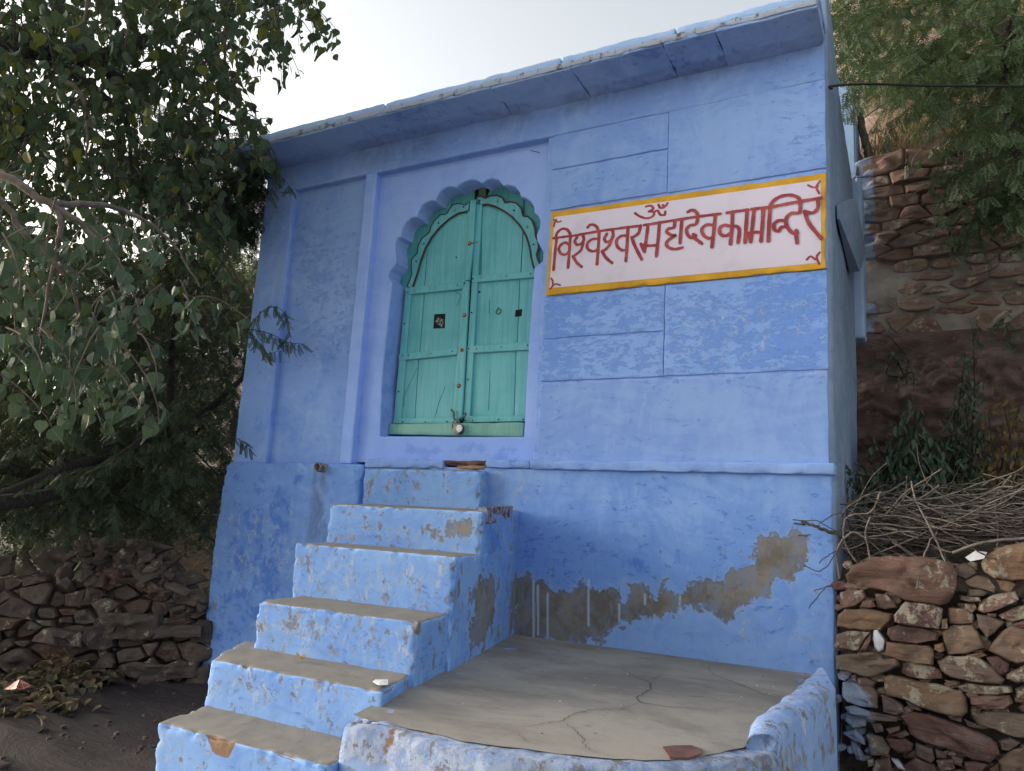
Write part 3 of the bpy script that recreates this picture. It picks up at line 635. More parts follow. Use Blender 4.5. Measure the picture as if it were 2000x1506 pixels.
rbox("left_wall", C8(-3.93, -3.8, .02, 1.2, -1.3, 2.24), MB_low, B, cell=.06, rough=.006)
rbox("back_wall", C8(-3.9, -.45, 1.05, 1.15, -1.3, 2.24), MB_low, B, cell=.2)
# raked right-hand side wall, thick plaster
side = [(0.0, -1.3), (0.0, 2.62), (.14, 2.507), (.406, 2.306), (.741, 2.162), (1.12, 2.032), (1.20, 1.56), (1.15, 1.0), (1.03, .41), (.95, -.2), (.95, -1.3)]
zs = np.unique(np.concatenate([np.linspace(-1.3, 2.61, 150)])); Vs = []; nn_ = 46
ys_b = np.interp(zs, [-1.3, -.2, .41, 1.0, 1.56, 2.032], [.95, .95, 1.03, 1.15, 1.20, 1.12])
yt = np.interp(zs, [2.032, 2.162, 2.306, 2.507, 2.62], [1.12, .741, .406, .14, .0])
yb_ = np.where(zs < 2.032, ys_b, yt)
for xx in (X1+.012, X1-.06):
    for z, ybk in zip(zs, yb_):
        yy = np.linspace(0.0, max(ybk, .012), nn_); xo = np.full(nn_, xx); 
        if xx > X1: xo[0] -= .008
        off = -.022*(z-.3)/2.3 if z > .3 else -.0
        Vs.append(np.stack([xo, yy+.006, np.full(nn_, z)], 1))
V = np.concatenate(Vs); nzs = len(zs); IDs = np.arange(len(V)).reshape(2, nzs, nn_)
Fq = []
a = IDs[0]; Fq.append(np.stack([a[:-1, :-1], a[:-1, 1:], a[1:, 1:], a[1:, :-1]], -1).reshape(-1, 4))
a = IDs[1]; Fq.append(np.stack([a[:-1, :-1], a[1:, :-1], a[1:, 1:], a[:-1, 1:]], -1).reshape(-1, 4))
for e in (0, -1):
    s_ = np.stack([IDs[0][:-1, e], IDs[0][1:, e], IDs[1][1:, e], IDs[1][:-1, e]], -1); Fq.append(s_ if e == 0 else s_[:, ::-1])
V += np.stack([fbm(V*np.array([1, 1, .3]), 5, 60, 3), 0*V[:, 0], 0*V[:, 0]], 1)*.006
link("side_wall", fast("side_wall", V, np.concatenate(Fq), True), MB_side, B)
# a stone bracket let into the side wall
pts = [PX(1634, 400, X1+.02), PX(1652, 390, X1+.02), PX(1673, 495, X1+.02), PX(1659, 532, X1+.02), PX(1635, 428, X1+.02)]
Vb = [p+np.array([.0, 0, 0]) for p in pts]+[p+np.array([.05 if i in (1, 2, 3) else .01, -.0, 0]) for i, p in enumerate(pts)]
link("bracket_stone", pymesh("bracket_stone", Vb, [(0, 1, 2, 3, 4), (9, 8, 7, 6, 5)]+[(i, 5+i, 5+(i+1) % 5, (i+1) % 5) for i in range(5)]), MB_side, B)
# right plinth return
rbox("plinth", C8(-.45, -.3865, .012, .96, -1.3, .285), MB_low, B, cell=.03, r=.008, rough=.004)

# drain spout
c0 = PY(632, 914, -.03); th = np.linspace(0, 2*pi, 24, endpoint=False); V = []
for rr, yy in ((.026, -.02), (.027, -.075), (.0275, -.085), (.021, -.087), (.020, -.06), (.019, 0.0)):
    V += [(c0[0]+rr*cos(t)*(1+.06*sin(3*t)), yy, c0[2]+rr*sin(t)) for t in th]
Fq = [(r*24+k, r*24+(k+1) % 24, (r+1)*24+(k+1) % 24, (r+1)*24+k) for r in range(5) for k in range(24)]
link("drain_spout", pymesh("drain_spout", V, Fq, True), M_drain, B)
# nails left in the panel
for x, y, dx in ((1045, 296, 9), (1077, 302, 4)):
    a = PY(x-dx, y-2, .05); b = PY(x+dx, y+2, .03); Vn, Fn = tube([a, b], .002, 5); link("wall_nail", fast("wall_nail", Vn, Fn), M_nail, B)

# ------------------------------------------------------------------ door leaves
def c1(x, y): return (700+x/2.5975, 320+y/2.5975)
def dq(name, q, yf, yb, mat, par, **k): return quadbox(name, [c1(*p) for p in q], yf, yb, mat, par, cell=.05, **k)
def strip_poly(name, outer, inner, yf, yb, mat, par):
    """extruded band between two px curves with equal counts"""
    A = np.array([PY(x, y, yf) for x, y in outer]); Bq = np.array([PY(x, y, yf) for x, y in inner]); N = len(A)
    A2 = A.copy(); B2 = Bq.copy(); A2[:, 1] = yb; B2[:, 1] = yb
    V = np.concatenate([A, Bq, A2, B2]); Fq = []
    for i in range(N-1):
        Fq += [(i, N+i, N+i+1, i+1), (i, i+1, 2*N+i+1, 2*N+i), (N+i, 3*N+i, 3*N+i+1, N+i+1)]
    Fq += [(0, 2*N, 3*N, N), (N-1, 2*N-1, 4*N-1, 3*N-1)]
    return link(name, pymesh(name, V, Fq), mat, par)
def respx(P, n):
    P = np.array(P, float); d = np.r_[0, np.cumsum(np.linalg.norm(np.diff(P, axis=0), axis=1))]; t = np.linspace(0, d[-1], n)
    return np.stack([np.interp(t, d, P[:, 0]), np.interp(t, d, P[:, 1])], 1)
YB, YF, YM = YD+.004, YD-.012, YD-.026   # boards, frame, meeting strip
LL = empty("door_leaf", tuple(PY(780, 820, YD))); LL.parent = B; LL.matrix_parent_inverse = Matrix.Translation(B.location).inverted()
RL = empty("door_leaf", tuple(PY(1020, 820, YD))); RL.parent = B; RL.matrix_parent_inverse = Matrix.Translation(B.location).inverted()
def sub(parent):
    return parent
_link = link
def link(name, me, mat=None, parent=None):
    o = bpy.data.objects.new(name, me); COL.objects.link(o)
    if mat is not None and me is not None and len(me.materials) == 0: me.materials.append(mat)
    if parent is not None:
        o.parent = parent
        loc = parent.location
        o.matrix_parent_inverse = Matrix.Translation(loc).inverted()
    return o
# boards (left leaf): above, in the arch, and the panels below
dq("board", [(215, 110), (345, 110), (345, 640), (200, 640)], YB+.004, YB+.03, M_doorup, LL)
dq("board", [(347, 100), (470, 100), (470, 630), (347, 640)], YB+.004, YB+.03, M_doorup, LL)
dq("board", [(472, 100), (592, 95), (560, 630), (472, 640)], YB+.004, YB+.03, M_doorup, LL)
arcL = z1a([(395, 1390), (450, 1230), (490, 1080), (540, 940), (620, 800), (710, 690), (820, 590), (930, 520), (1045, 495)])
scaL = z1a([(330, 1385), (360, 1310), (385, 1240), (380, 1150), (385, 1060), (450, 990), (460, 900), (500, 820), (600, 740), (610, 680), (650, 610), (720, 540), (795, 530), (830, 470), (870, 420), (940, 405), (1010, 425), (1070, 385)])
arcR = z2a([(250, 425), (310, 415), (400, 440), (500, 490), (600, 560), (700, 670), (770, 790), (810, 920), (830, 1050), (860, 1170)])
scaR = z2a([(180, 325), (240, 320), (285, 345), (340, 315), (430, 310), (490, 340), (520, 400), (580, 385), (650, 400), (710, 460), (730, 555), (790, 560), (840, 610), (870, 700), (878, 790), (905, 850), (915, 920), (888, 1010), (910, 1080), (935, 1130)])
def fill_below(name, arc, base, yf, yb, mat, par):
    A = respx(arc, 30); Bq = np.stack([A[:, 0], np.interp(A[:, 0], [base[0][0], base[1][0]], [base[0][1], base[1][1]])], 1)
    return strip_poly(name, A, Bq, yf, yb, mat, par)
# arched infill boards, painted brighter
fill_below("arched_board", arcL, [c1(275, 630), c1(560, 600)], YB-.003, YB+.02, M_door, LL)
fill_below("arched_board", arcR, [c1(600, 580), c1(890, 560)], YB-.003, YB+.02, M_door, RL)
dq("board", [(595, 60), (845, 60), (822, 560), (580, 580)], YB+.004, YB+.03, M_doorup, RL)
dq("board", [(847, 80), (950, 140), (930, 560), (824, 560)], YB+.004, YB+.03, M_doorup, RL)
for q in ([(240, 640), (334, 640), (308, 970), (215, 975)], [(337, 640), (530, 630), (500, 955), (311, 970)], [(212, 975), (305, 975), (284, 1300), (180, 1300)], [(308, 975), (510, 960), (485, 1300), (287, 1300)]):
    dq("board", q, YB, YB+.03, M_door, LL)
for q in ([(575, 590), (818, 575), (803, 925), (555, 940)], [(821, 575), (910, 570), (890, 925), (806, 925)], [(560, 940), (799, 925), (787, 1290), (530, 1295)], [(802, 925), (890, 925), (880, 1290), (790, 1290)]):
    dq("board", q, YB, YB+.03, M_door, RL)
# thin joints and cracks of the arched boards
def crack_px(name, pts, yf, par, wd=.0012, mat=M_black):
    P = np.array([PY(x, y, yf) for x, y in pts]); V, Fc = tube(P, wd, 4); return link(name, fast(name, V, Fc), mat, par)
crack_px("board_joint", [c1(350, 435), c1(336, 620)], YB-.004, LL); crack_px("board_joint", [c1(835, 345), c1(824, 548)], YB-.004, RL, .002)
crack_px("board_joint", [c1(842, 185), c1(838, 262)], YB+.003, RL, .002)
for pts, par in (([(298, 1035), (240, 1160), (215, 1290)], LL), ([(440, 1130), (405, 1220), (388, 1288)], LL), ([(668, 1050), (664, 1150), (660, 1250)], RL), ([(520, 665), (508, 700), (500, 722)], LL), ([(480, 640), (500, 655), (518, 662)], LL), ([(470, 330), (465, 430)], LL), ([(665, 690), (664, 760)], RL)):
    crack_px("crack", [c1(*p) for p in pts], YB-.001, par, .0011)
# frames
dq("stile", [(238, 640), (268, 638), (213, 1300), (176, 1312)], YF, YB+.01, M_door, LL, r=.004)
dq("stile", [(555, 240), (582, 236), (498, 1300), (474, 1300)], YF, YB+.01, M_door, LL, r=.003)
dq("rail", [(234, 629), (541, 596), (526, 634), (238, 664)], YF-.003, YB+.01, M_door, LL, r=.003)
dq("rail", [(203, 966), (508, 932), (500, 968), (205, 998)], YF-.003, YB+.01, M_door, LL, r=.003)
dq("rail", [(180, 1290), (505, 1286), (500, 1314), (174, 1318)], YF-.002, YB+.01, M_door, LL, r=.003)
dq("stile", [(597, 205), (628, 205), (565, 1285), (532, 1285)], YF, YB+.01, M_door, RL, r=.004)
dq("rail", [(575, 568), (893, 546), (892, 575), (575, 602)], YF-.003, YB+.01, M_door, RL, r=.003)
dq("rail", [(552, 926), (868, 902), (866, 943), (552, 960)], YF-.003, YB+.01, M_door, RL, r=.003)
dq("rail", [(540, 1278), (845, 1276), (842, 1306), (532, 1312)], YF-.002, YB+.01, M_door, RL, r=.003)
# meeting strip in three lengths
for q in ([(566, 185), (597, 180), (583, 400), (552, 405)], [(551, 408), (583, 403), (563, 590), (540, 592)], [(540, 596), (562, 594), (524, 1300), (497, 1300)]):
    dq("meeting_strip", q, YM, YF+.004, M_door, LL, r=.005)
dq("leaf_gap", [(562, 700), (566, 700), (531, 1306), (519, 1306)], YF+.003, YB+.02, M_black, RL)
# cusped trim with maroon painted edges
NB = 60
strip_poly("cusped_trim", respx(scaL, NB), respx(arcL, NB), YF+.002, YB+.01, M_door, LL)
strip_poly("cusped_trim", respx(scaR, NB), respx(arcR, NB), YF+.002, YB+.01, M_door, RL)
def line_px(name, pts, yf, wpx, par, mat):
    P = respx(pts, 80); T = np.gradient(P, axis=0); T /= np.linalg.norm(T, axis=1, keepdims=True); N_ = np.stack([-T[:, 1], T[:, 0]], 1)
    return strip_poly(name, P+N_*wpx, P-N_*wpx, yf, yf+.004, mat, par)
line_px("painted_line", scaL, YF, .9, LL, M_maroon); line_px("painted_line", arcL, YF, 1.3, LL, M_maroon)
line_px("painted_line", scaR, YF, 1.5, RL, M_maroon); line_px("painted_line", arcR, YF, 1.9, RL, M_maroon)
# cubby / wooden pivot block at the crown
dq("pivot_block", [(612, 118), (645, 118), (645, 168), (608, 168)], YF+.01, YB+.02, simple("grey_green_wood", (.06, .10, .08), (.12, .17, .14), 30), RL)
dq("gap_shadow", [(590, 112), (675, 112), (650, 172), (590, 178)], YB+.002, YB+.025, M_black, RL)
# holes
dq("square_hole", [(385, 763), (441, 760), (438, 834), (380, 836)], YB-.0008, YB+.02, M_black, LL, r=.0005)
dq("printed_sticker", [(402, 775), (436, 792), (424, 830), (388, 803)], YB-.0025, YB-.0012, M_sticker, LL, r=.0003)
dq("square_hole", [(797, 742), (831, 737), (828, 772), (794, 777)], YB-.0008, YB+.02, M_black, RL, r=.0005)
def disc(name, cx, cy, r, yf, h, mat, par, n=14, dome=True):
    c = PY(cx, cy, yf); V = [(c[0]+r*cos(2*pi*k/n), yf+h, c[2]+r*sin(2*pi*k/n)) for k in range(n)]+[(c[0]+r*.85*cos(2*pi*k/n), yf+.2*h, c[2]+r*.85*sin(2*pi*k/n)) for k in range(n)]
    V += [(c[0]+r*.45*cos(2*pi*k/n), yf-.2*h, c[2]+r*.45*sin(2*pi*k/n)) for k in range(n)]+[(c[0], yf-.3*h, c[2])]
    Fc = [(r_*n+k, r_*n+(k+1) % n, (r_+1)*n+(k+1) % n, (r_+1)*n+k) for r_ in range(2) for k in range(n)]+[(2*n+k, 2*n+(k+1) % n, 3*n) for k in range(n)]
    return link(name, pymesh(name, V, Fc, True), mat, par)
def side_of(x, y): return LL if x < 1/((1/590)) - (y-200)*.06 - 8 else RL
for x, y in ((405, 299), (290, 493), (250, 650), (535, 604), (787, 235), (886, 407), (580, 582), (232, 810), (475, 950), (252, 971), (572, 753), (558, 937), (857, 920), (201, 1155), (222, 1310), (447, 1307), (540, 1302), (708, 1297), (835, 1297), (530, 218), (613, 185), (494, 473), (580, 205)):
    disc("nail_head", *c1(x, y), .0048, YF-.006, .006, M_nail, side_of(x, y), 8)
for x, y in ((489, 233), (328, 403), (283, 643), (389, 628), (500, 615), (703, 188), (855, 318), (617, 575), (748, 568), (871, 556), (365, 961), (222, 972), (597, 936), (723, 928), (337, 1310), (577, 1302), (598, 395), (553, 1092)):
    disc("brass_stud", *c1(x, y), .0062, YF-.007, .006, M_brass, side_of(x, y), 8)
disc("peg_hole", *c1(613, 650), .008, YB-.002, .004, M_black, RL, 10)
for x, y, b in ((562, 403, 0), (535, 766, 0), (522, 943, 1), (507, 1125, 0)):
    disc("rosette", *c1(x, y), .0135, YM-.006, .008, M_brass if b else M_redenam, LL, 14)
    disc("rosette_centre", *c1(x, y), .0055, YM-.011, .006, M_nail if b else M_orange, LL, 10)
# ring handle
c = PY(*c1(710, 748), YB-.006); a = np.linspace(0, 2*pi, 25)
V, Fc = tube([(c[0]+.0155*cos(t), c[1], c[2]+.0155*sin(t)) for t in a], .0028, 6); link("ring_handle", fast("ring_handle", V, Fc, True), M_iron, RL)
disc("ring_plate", *c1(708, 732), .006, YB-.008, .008, M_iron, RL, 8)
# hasps and chain
for pts, par in (([(470, 1247), (483, 1262), (484, 1290), (500, 1303)], LL), ([(543, 1262), (538, 1280), (520, 1290), (500, 1303)], RL)):
    P = smooth_path([PY(*c1(*p), YM-.012) for p in pts], 5); V, Fc = tube(P, .0065, 6); link("hasp", fast("hasp", V, Fc, True), M_iron, par)
# sill timber
quadbox("sill_timber", [c1(155, 1318), c1(839, 1310), c1(836, 1386), c1(148, 1372)], YF-.03, YD+.05, M_sill, B, r=.006, cell=.02, chip=.004, chipw=.012)

# padlock
PLo = empty("padlock", tuple(PY(895, 838, YM-.05))); tag(PLo, "round steel padlock with white face hanging at foot of turquoise door", "padlock")
c = PY(895, 838, YM-.035)
def cyl(name, c, r, y0, y1, mat, par, n=28, bev=.003):
    V = []
    for rr, yy in ((r, y1), (r, y0+bev), (r-bev, y0)): V += [(c[0]+rr*cos(2*pi*k/n), yy, c[2]+rr*sin(2*pi*k/n)) for k in range(n)]
    Fc = [(q*n+k, q*n+(k+1) % n, (q+1)*n+(k+1) % n, (q+1)*n+k) for q in range(2) for k in range(n)]+[tuple(range(2*n, 3*n))]+[tuple(range(n))[::-1]]
    return link(name, pymesh(name, V, Fc), mat, par)
cyl("body", c, .0295, YM-.046, YM-.018, M_steel, PLo)
cyl("face_plate", PY(897, 836.5, YM-.046), .020, YM-.0485, YM-.045, M_white, PLo, bev=.001)
P = smooth_path([PY(x, y, YM-.03) for x, y in ((889, 842), (883, 831), (887, 822), (896, 822), (899, 832))], 5); V, Fc = tube(P, .004, 7)
link("shackle", fast("shackle", V, Fc, True), M_steel, PLo)

# ------------------------------------------------------------------ painted sign
YG = -.012
S = empty("painted_sign", tuple(PY(1340, 470, YG))); tag(S, "white painted wall sign with mustard border and crimson Devanagari lettering", "sign")
quadbox("border", [(1076, 414), (1613.5, 337), (1613.5, 524), (1066, 577)], YG, .004, M_yel, S, r=.003, cell=.02, chip=.005, chipw=.01)
quadbox("panel", [(1083, 424), (1603, 351), (1604, 513), (1073, 563)], YG-.0012, YG+.004, M_signw, S, r=.001, cell=.1)
def c2(x, y): return (1040+x/3.3333, 310+y/3.3333)
SK = [0]
def stroke_mesh(strokes, yf, wpx=11.5):
    parts = []
    for st in strokes:
        SK[0] += 1; yf = YG-.0016-.00009*(SK[0] % 50)
        P = smooth_path(np.array([c2(*p) for p in st]), 6) if len(st) > 2 else respx([c2(*p) for p in st], 8)
        W = np.array([PY(x, y, yf) for x, y in P]); T = np.gradient(W, axis=0); T /= np.maximum(np.linalg.norm(T, axis=1, keepdims=True), 1e-9)
        Nn = np.stack([-T[:, 2], 0*T[:, 0], T[:, 0]], 1); h = wpx/3.333*.00215*(.88+.26*np.abs(T[:, 2])+.07*np.sin(np.arange(len(W))*1.1+st[0][0])+.05*np.sin(np.arange(len(W))*2.9+st[0][1]))
        h = h[:, None]
        a = np.linspace(0, pi, 6)
        # round ends
        def capp(c, t, nn, hh, sgn): return [c+nn*hh*cos(q)+t*sgn*hh*sin(q) for q in a]
        A = W+Nn*h; Bm = W-Nn*h; N = len(W)
        V = np.concatenate([A, Bm]); Fc = [(i, i+1, N+i+1, N+i) for i in range(N-1)]
        e0 = capp(W[0], T[0], Nn[0], h[0][0], -1); e1 = capp(W[-1], T[-1], Nn[-1], h[-1][0], 1); o = len(V)
        V = np.concatenate([V, e0, e1]); Fc += [(o+0, o+1, o+2, o+3), (o+0, o+3, o+4, o+5), (o+6, o+7, o+8, o+9), (o+6, o+9, o+10, o+11)]
        parts.append((V, np.array(Fc)))
    return join(parts)
LET = [
 [[(135, 518), (250, 503)], [(158, 515), (148, 600), (137, 722)], [(150, 520), (160, 484), (190, 458), (222, 460), (243, 485), (248, 512)], [(240, 562), (214, 546), (184, 562), (171, 590), (186, 618), (214, 624), (240, 604)], [(247, 505), (240, 600), (232, 708)]],
 [[(290, 512), (276, 536), (290, 560), (318, 552), (334, 528), (330, 503)], [(332, 530), (318, 590), (290, 618), (264, 636)], [(264, 636), (288, 676), (320, 704)]],
 [[(430, 522), (390, 524), (358, 550), (360, 586), (392, 603), (426, 592)], [(434, 475), (428, 580), (420, 685)], [(360, 446), (376, 430), (402, 432), (422, 450), (434, 490)]],
 [[(248, 505), (340, 488), (434, 472), (530, 458), (620, 446), (706, 436)]],
 [[(484, 490), (468, 520), (482, 542), (508, 532), (524, 505), (522, 465)], [(522, 505), (504, 556), (476, 590), (452, 602)], [(452, 602), (480, 646), (518, 678)]],
 [[(616, 502), (580, 502), (548, 530), (552, 570), (584, 596), (614, 590)], [(622, 446), (616, 550), (608, 664)]],
 [[(703, 436), (692, 480), (668, 503), (645, 512)], [(645, 512), (672, 580), (711, 655)]],
 [[(752, 430), (742, 510), (729, 606)], [(706, 556), (729, 606)], [(706, 560), (760, 566), (812, 562)], [(826, 416), (818, 520), (806, 634)]],
 [[(725, 432), (850, 412), (1000, 388), (1110, 372), (1225, 358)]],
 [[(926, 405), (920, 446), (884, 456), (874, 478), (902, 496), (930, 500), (888, 526), (870, 556), (890, 580), (930, 588), (976, 578)]],
 [[(972, 394), (966, 470), (960, 548)]],
 [[(1078, 376), (1064, 424), (1026, 434), (1002, 460), (1012, 498), (1040, 516), (1062, 502), (1046, 492)], [(1046, 508), (1070, 528), (1102, 552)], [(1010, 346), (1040, 333), (1068, 350), (1078, 382)]],
 [[(1182, 432), (1134, 430), (1102, 458), (1114, 498), (1148, 518), (1176, 508)], [(1190, 364), (1180, 470), (1168, 574)]],
 [[(1265, 352), (1340, 340), (1404, 332)], [(1302, 346), (1298, 450), (1288, 554)], [(1292, 440), (1244, 432), (1216, 460), (1228, 494), (1262, 500), (1290, 482)], [(1298, 442), (1330, 440), (1346, 470), (1338, 546)]],
 [[(1397, 334), (1390, 440), (1384, 544)]],
 [[(1424, 328), (1490, 320), (1552, 314)], [(1442, 326), (1432, 430), (1420, 540)], [(1406, 484), (1421, 534)], [(1408, 484), (1450, 478), (1494, 478)], [(1502, 320), (1496, 430), (1487, 535)]],
 [[(1547, 312), (1540, 420), (1535, 534)], [(1546, 306), (1572, 270), (1622, 242), (1682, 236), (1730, 254), (1746, 288)]],
 [[(1552, 314), (1640, 296), (1745, 276), (1880, 254)]],
 [[(1640, 402), (1602, 402), (1572, 426), (1576, 462), (1602, 470), (1618, 446), (1640, 442)]],
 [[(1742, 280), (1738, 348), (1684, 354), (1652, 388), (1656, 440), (1692, 482), (1722, 488), (1716, 466)], [(1714, 484), (1722, 546)]],
 [[(1858, 258), (1858, 318), (1822, 352), (1772, 342)], [(1772, 342), (1800, 420), (1880, 520)]],
 [[(738, 312), (770, 306), (786, 326), (756, 344)], [(756, 344), (790, 348), (784, 374), (744, 388), (700, 376), (666, 354)], [(792, 346), (814, 338), (832, 364), (860, 366), (864, 346)], [(820, 300), (834, 320), (860, 314), (880, 290)], [(849, 303), (852, 305)]],
]
for i, st in enumerate(LET):
    V, Fc = stroke_mesh(st, YG-.0028-.0001*(i % 3), 9.5 if i == 21 else 11.8)
    link("letter", fast("letter", V, Fc), M_let, S)
for st in ([[(140, 440), (146, 415), (156, 396)], [(140, 398), (165, 412), (187, 406)]], [[(122, 780), (132, 800), (130, 830)], [(114, 848), (148, 816), (180, 824)]], [[(1870, 146), (1850, 185), (1866, 226)], [(1794, 172), (1828, 186), (1860, 180)]], [[(1870, 610), (1850, 640), (1866, 684)], [(1786, 656), (1810, 636), (1842, 656)]]):
    V, Fc = stroke_mesh(st, YG-.0028, 7); link("corner_flourish", fast("corner_flourish", V, Fc), M_let, S)

# ------------------------------------------------------------------ staircase
ST = empty("staircase", (-1.95, -.9, -.9)); tag(ST, "steep blue painted stairs with bare cement treads leading up to the door", "stairs")
def Lx(y): return float(np.interp(-y, [0, .1, .6, .9, 1.19, 1.45, 1.69], [-2.80, -2.80, -2.57, -2.475, -2.37, -2.307, -2.237]))
def Rx(y): return float(np.interp(-y, [0, .6, .9, 1.19, 1.45, 1.69], [-1.86, -1.716, -1.645, -1.60, -1.535, -1.52]))
tre = [(-1.69, -.704, -1.35), (-1.45, -.546, -1.2), (-1.19, -.367, -.80), (-.90, -.150, -.60), (-.60, .030, -.40)]
for i, (yf, zt, zb) in enumerate(tre):
    back = 0.03 if i > 1 else (-.95, -1.1)[i]; up = .02 if i == 4 else .004
    lb = [(Lx(yf), Rx(yf)), (Lx(yf)-(.23 if i == 4 else .20), Rx(back)-(.03 if i < 2 else 0))]
    c = [[[(lb[0][s], yf, zb), (lb[0][s], yf, zt)], [(lb[1][s], back, zb), (lb[1][s], back, zt+up)]] for s in (0, 1)]
    rbox("step", c, MB_step, ST, cell=.0125, r=.007, chip=.012, chipw=.02, rough=.0022, rs=11, seed=70+i, skip=('-z', '+y'))
c = [[[(x, -.085, -.1), (x, -.085, .238)], [(x, .03, -.1), (x, .03, .246)]] for x in (-2.80, -2.045)]
rbox("step", c, MB_step, ST, cell=.016, r=.008, chip=.01, chipw=.02, rough=.003, seed=79)
# broken sandstone nose at the right end of the top tread
a = [PY(946, 992, -.55), PY(998, 988, -.15), PY(996, 1006, -.15), PY(975, 1020, -.3), PY(948, 1022, -.55)]
a = [p+np.array([.012, 0, 0]) for p in a]; V = a+[p+np.array([-.06, .0, 0]) for p in a]
link("broken_tread_stone", pymesh("broken_tread_stone", V, [(0, 1, 2, 3, 4)[::-1], (5, 6, 7, 8, 9)]+[(i, (i+1) % 5, 5+(i+1) % 5, 5+i) for i in range(5)]), simple("chipped_painted_stone", (0.11, 0.06, 0.06), (0.26, 0.28, 0.40), 26, .9, .9, .01, lo=.42, hi=.56), ST)

# ------------------------------------------------------------------ platform in front of the wall
def plat_z(y): return -.553+.028*y
pn = np.array([0, -.028, 1.0]); p0 = np.array([0, 0, -.553])
def PL(px, py, up=0.0): return PP(px, py, p0+np.array([0, 0, up]), pn)
E_ = empty("entrance_platform", (-1.0, -.8, -1.2)); tag(E_, "raised cement platform with blue painted front and right kerb beside the stairs", "platform")
front = [PL(x, y) for x, y in ((672, 1412), (700, 1418), (760, 1428), (850, 1452), (950, 1472), (1071, 1488), (1191, 1499), (1304, 1501), (1384, 1494), (1453, 1484), (1512, 1478))]
right = [PL(x, y) for x, y in ((1545, 1440), (1585, 1408), (1626, 1368))]
base = [np.array([-.425, .01, plat_z(0)]), np.array([-1.86, .01, plat_z(0)]), np.array([-1.62, -1.19, plat_z(-1.19)]), np.array([-1.56, -1.45, 0])]
out2 = np.array([[p[0], p[1]] for p in front+right+base]); out2 = resample(out2, .02)
nrm = np.roll(out2, -1, 0)-np.roll(out2, 1, 0); nrm = np.stack([-nrm[:, 1], nrm[:, 0]], 1); nrm /= np.maximum(np.linalg.norm(nrm, axis=1, keepdims=True), 1e-9)
area = .5*np.sum(out2[:, 0]*np.roll(out2[:, 1], -1)-np.roll(out2[:, 0], -1)*out2[:, 1])
if area < 0: nrm = -nrm
rings = []
for off, dzz in [(-.01, -.9)]+[(-.005, -.6+.04*i) for i in range(14)]+[(0, -.03), (.004, -.012), (.012, -.003), (.025, 0), (.045, .0), (.07, .001), (.10, .001), (.15, .0)]:
    Q = out2+nrm*off; rings.append(np.stack([Q[:, 0], Q[:, 1], plat_z(Q[:, 1])+dzz], 1))
n = len(out2); V = np.concatenate(rings); 
V += np.stack([fbm(V, 9, 81, 3)*.006, fbm(V, 9, 83, 3)*.006, fbm(V, 12, 85, 4)*.005], 1)
Fq = np.array([(r*n+k, r*n+(k+1) % n, (r+1)*n+(k+1) % n, (r+1)*n+k) for r in range(len(rings)-1) for k in range(n)])
gr = np.zeros(len(V)); gr[(len(rings)-9)*n:] = 1; br = gr.copy()*.36
link("rim", fast("rim", V, Fq, True, {'pale': gr*.9, 'grime': gr*.3+np.clip((V[:, 2]+.7)*2, 0, .2), 'brown': br}), MB_curb, E_)
cem = [PL(x, y) for x, y in ((690, 1398), (720, 1408), (760, 1416), (790, 1424), (850, 1436), (900, 1449), (950, 1457), (1010, 1464), (1071, 1472), (1191, 1485), (1260, 1487), (1304, 1487), (1384, 1477), (1453, 1463), (1475, 1447), (1500, 1420), (1540, 1380), (1600, 1330))]
cem = [np.array([p[0], p[1]]) for p in cem]+[np.array([-.44, .0]), np.array([-1.87, .0]), np.array([-1.66, -1.19]), np.array([-1.57, -1.45])]
cm = resample(np.array(cem), .02); cm = cm+np.stack([nz(np.c_[cm, cm[:, 0]*0], 30, 3), nz(np.c_[cm, cm[:, 0]*0], 30, 4)], 1)*.006
bm = bmesh.new(); vs_ = [bm.verts.new((p[0], p[1], plat_z(p[1])+.0035)) for p in cm]; bm.faces.new(vs_); bmesh.ops.triangulate(bm, faces=bm.faces[:])
me = bpy.data.meshes.new("paving"); bm.to_mesh(me); bm.free(); 
o = link("paving", me, M_cement, E_)
# underlay closes the platform top
bm = bmesh.new(); bm.faces.new([bm.verts.new((p[0], p[1], plat_z(p[1])-.008)) for p in out2+nrm*.13]); me = bpy.data.meshes.new("platform_fill"); bm.to_mesh(me); bm.free(); link("platform_fill", me, M_cement, E_)
# kerb
inn = [(1461, 1428), (1472, 1401), (1516, 1376), (1562, 1348), (1600, 1318)]; ou = [(1512, 1430), (1545, 1404), (1576, 1387), (1600, 1371), (1627, 1352)]
A = np.array([PL(x, y, .045) for x, y in respx(inn, 40)]); Bq = np.array([PL(x, y, .045) for x, y in respx(ou, 40)])
A[:, 2] += np.linspace(-.01, .03, 40); Bq[:, 2] += np.linspace(-.01, .03, 40)
A = smooth_path(A[::3], 4); Bq = smooth_path(Bq[::3], 4); K = len(A)
rows = [A+np.array([-.01, 0, -.09]), A+np.array([-.006, 0, -.02]), A*.97+Bq*.03+np.array([0, 0, -.004]), A*.8+Bq*.2+np.array([0, 0, .004]), A*.5+Bq*.5+np.array([0, 0, .006]), A*.2+Bq*.8+np.array([0, 0, .004]), A*.03+Bq*.97+np.array([0, 0, -.004]), Bq+np.array([.006, 0, -.02]), Bq+np.array([.008, 0, -.2]), Bq+np.array([.01, 0, -.7])]
V = np.concatenate(rows); Rn = len(rows); Fq = [(r*K+i, r*K+i+1, (r+1)*K+i+1, (r+1)*K+i) for r in range(Rn-1) for i in range(K-1)]
V = list(V); c_i = len(V); V.append(A[0]*.5+Bq[0]*.5+np.array([0, -.015, -.06]))
V = np.array(V); V += np.stack([fbm(V, 10, 91, 3), fbm(V, 10, 92, 3), fbm(V, 12, 93, 3)], 1)*.007
